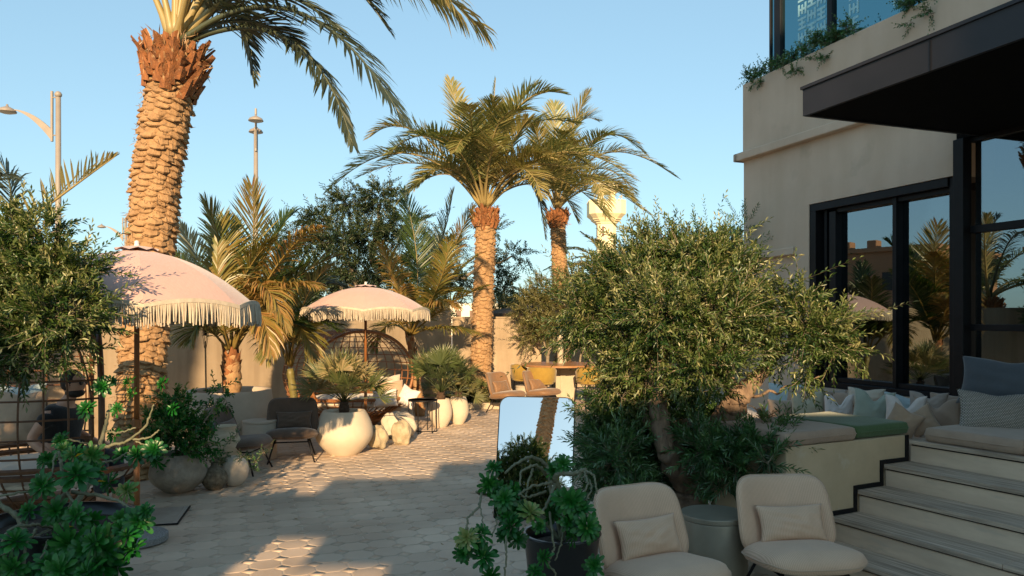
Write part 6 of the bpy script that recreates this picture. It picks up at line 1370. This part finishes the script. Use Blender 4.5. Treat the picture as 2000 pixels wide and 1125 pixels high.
wh = thing('white_building', (1.5, 90, 0), 'low white building with small domes on the horizon beyond the wall', 'building')
m = MB(); m.box((-9, -2, 0), (9, 6, 3.75)); m.build('wall', M['white_far'], wh, local=True)
for x, r_ in ((-1.2, .42), (-3.6, .3), (1.8, .42), (4.5, .42)):
    m = MB(); m.lathe([(r_, 3.7), (r_, 3.9), (r_ * .97, 4.1), (r_ * .7, 4.4), (.05, 4.62)], 18, c=(x, -1, 0)); m.build('dome', M['white_far'], wh, smooth=True, local=True)
for x in np.arange(-8, 8, 1.6): m = MB(); m.box((x, -2.02, 1.8), (x + .6, -1.95, 2.9)); m.build('window', M['minaret_dark'], wh, local=True)
pg = thing('low_pergola', (1.0, 24, 0), 'brown thatched shade roof just above the low garden wall', 'shade roof')
m = MB(); m.add([(-1.9, -1, 2.0), (1.6, -1, 2.0), (1.6, 1, 2.28), (-.9, 1, 2.28), (-1.9, -1, 1.9), (1.6, -1, 1.9), (1.6, 1, 2.15), (-.9, 1, 2.15)], [(0, 1, 2, 3), (7, 6, 5, 4), (0, 4, 5, 1), (1, 5, 6, 2), (2, 6, 7, 3), (3, 7, 4, 0)]); m.build('roof', M['bark_core'], pg, local=True)
for x in (-1.7, -.3, 1.4): m = MB(); m.box((x, -.95, 0), (x + .09, -.86, 2.3 if x < -1 else 1.9)); m.build('post', M['cream'], pg, local=True)

# ---- villas and trees outside the frame (seen in the window panes and the mirror), plus added blockers for the shade
for i, (x, y, w, d, h, lab) in enumerate(((-58, 34, 14, 12, 7.4, 'brown villa with a flat roof, seen reflected in the window panes'), (-64, 54, 14, 12, 8.4, 'taller brown villa farther up the road, reflected in the window panes'), (-56, 16, 12, 11, 6.6, 'lower brown villa left of the garden, reflected in the glass'))):
    v_ = thing('villa', (x, y, 0), lab, 'house', 'villas across the road'); m = MB(); m.box((-w / 2, -d / 2, 0), (w / 2, d / 2, h)); m.box((-w / 2 - .3, -d / 2 - .3, h), (w / 2 + .3, d / 2 + .3, h + .35)); m.build('wall', M['brown_villa'], v_, local=True)
    for q in (-3, -.8, 1.4):
        for z in (1, 4.2 if h > 6.5 else 3.7): m = MB(); m.box((w / 2 + .001, q, z), (w / 2 + .05, q + 1.1, z + 1.5)); m.build('window', M['blackpot'], v_, local=True)
        m = MB(); m.rbox((w / 2 - 1, q, h + .7), (1, .8, .7), .05); m.build('parapet_block', M['brown_villa'], v_, local=True)
pv = thing('shade_blocker', (-2, -6.1, 0), 'unseen wall added behind the viewer to shade the near half of the patio', 'building')  # added out of view to cast the foreground shade; gap shaped for the sun patch
m = MB(); m.box((-9.5, -6.25, 0), (-2.02, -6, 4.5)); m.box((-.9, -6.25, 0), (3.1, -6, 5.05)); m.box((-2.02, -6.25, 0), (-.9, -6, 3.60)); m.box((-2.02, -6.25, 4.05), (-.9, -6, 4.75)); m.box((-1.55, -6.25, 3.82), (-.9, -6, 4.05)); m.build('wall', M['shade_blocker'], pv)
hw = thing('facade_shade_blocker', (4.5, -15, 0), 'tall unseen block added behind the viewer on the right to shade the house front', 'building')  # added out of view so the facade stays out of the sun
m = MB(); m.box((2.88, -17, 0), (6.0, -14, 13.3)); m.build('wall', M['plaster'], hw)
leafy('olive_tree', (-.3, -2.9, 0), [(-.35, -2.9, 3.35, .7), (.5, -2.8, 3.3, .75), (1.3, -3.0, 3.3, .65), (0, -3, 3.7, .55)], 'olive tree standing behind the viewer, seen in the mirror', 'tree', 'olive_leaf', per=130, leafL=.06, leafW=.016, seed=70, trunk=[((-.3, -2.9, 0), (-.3, -2.9, 2.2), .12, .09, .03), ((-.3, -2.9, 2.2), (.8, -2.9, 3.2), .06, .02, .05), ((-.3, -2.9, 2.2), (-1.2, -2.9, 3.2), .06, .02, .05)])
leafy('olive_tree', (-4.5, -2.9, 0), [(-5.5, -3, 3.7, .8), (-4.4, -3, 3.8, .75), (-3.5, -3.0, 3.6, .7), (-3.7, -3.0, 4.2, .5), (-6.6, -3.0, 3.6, .8), (-4.6, -3, 2.8, .7), (-3.2, -3.2, 2.8, .5)], 'olive tree behind the viewer on the left, dappling the pots', 'tree', 'olive_leaf', per=330, leafL=.06, leafW=.018, seed=71, trunk=[((-4.5, -2.9, 0), (-4.5, -2.9, 2.6), .12, .09, .03)])
ph = thing('date_palm', (-6.2, -9.5, 0), 'date palm behind the viewer whose trunk shows in the mirror', 'palm tree', 'date palms')
palm_trunk(ph, [(-6.3, -9.5, 0), (-6.1, -9.5, 3), (-5.7, -9.5, 7.5), (-5.4, -9.5, 10)], .28, .25, .12, 9, .05)

leafy('olive_tree', (-7.5, 9.0, 0), [(-7.6, 9.1, 2.6, .8), (-8.0, 8.4, 2.2, .7), (-7.2, 9.4, 1.9, .5), (-7.9, 8.8, 3.2, .55), (-7.3, 8.6, 1.3, .6)], 'olive tree outside the left edge, reflected in the window panes', 'tree', 'olive_leaf', per=200, leafL=.065, leafW=.018, seed=72, trunk=[((-7.5, 9.0, 0), (-7.6, 9, 1.8), .09, .06, .03)])
leafy('olive_tree', (-7.4, 6.6, 0), [(-7.4, 6.8, 2.4, .8), (-7.6, 5.9, 2.2, .7), (-7.3, 6.6, 3.0, .5)], 'smaller olive tree outside the left edge, nearer the viewer', 'tree', 'olive_leaf', per=200, leafL=.065, leafW=.018, seed=73, trunk=[((-7.4, 6.6, 0), (-7.4, 6.6, 1.8), .08, .05, .03)])

TR = Tri(); n = 46; b = np.stack([rng.uniform(-3.2, .2, n), rng.uniform(5.6, 13, n), np.full(n, .008)], 1); a = rng.uniform(0, 6.28, n); D = np.stack([np.cos(a), np.sin(a), rng.uniform(0, .15, n)], 1)
TR.leaves(b, D, np.stack([-np.sin(a), np.cos(a), 0 * a], 1), rng.uniform(.03, .07, n), .014, .2, rng.uniform(0, 1, n)); o = TR.build('fallen_leaves', M['dry_leaf'], None, kind='stuff'); tag(o, 'few dry fallen leaves scattered over the pavers', 'leaves')
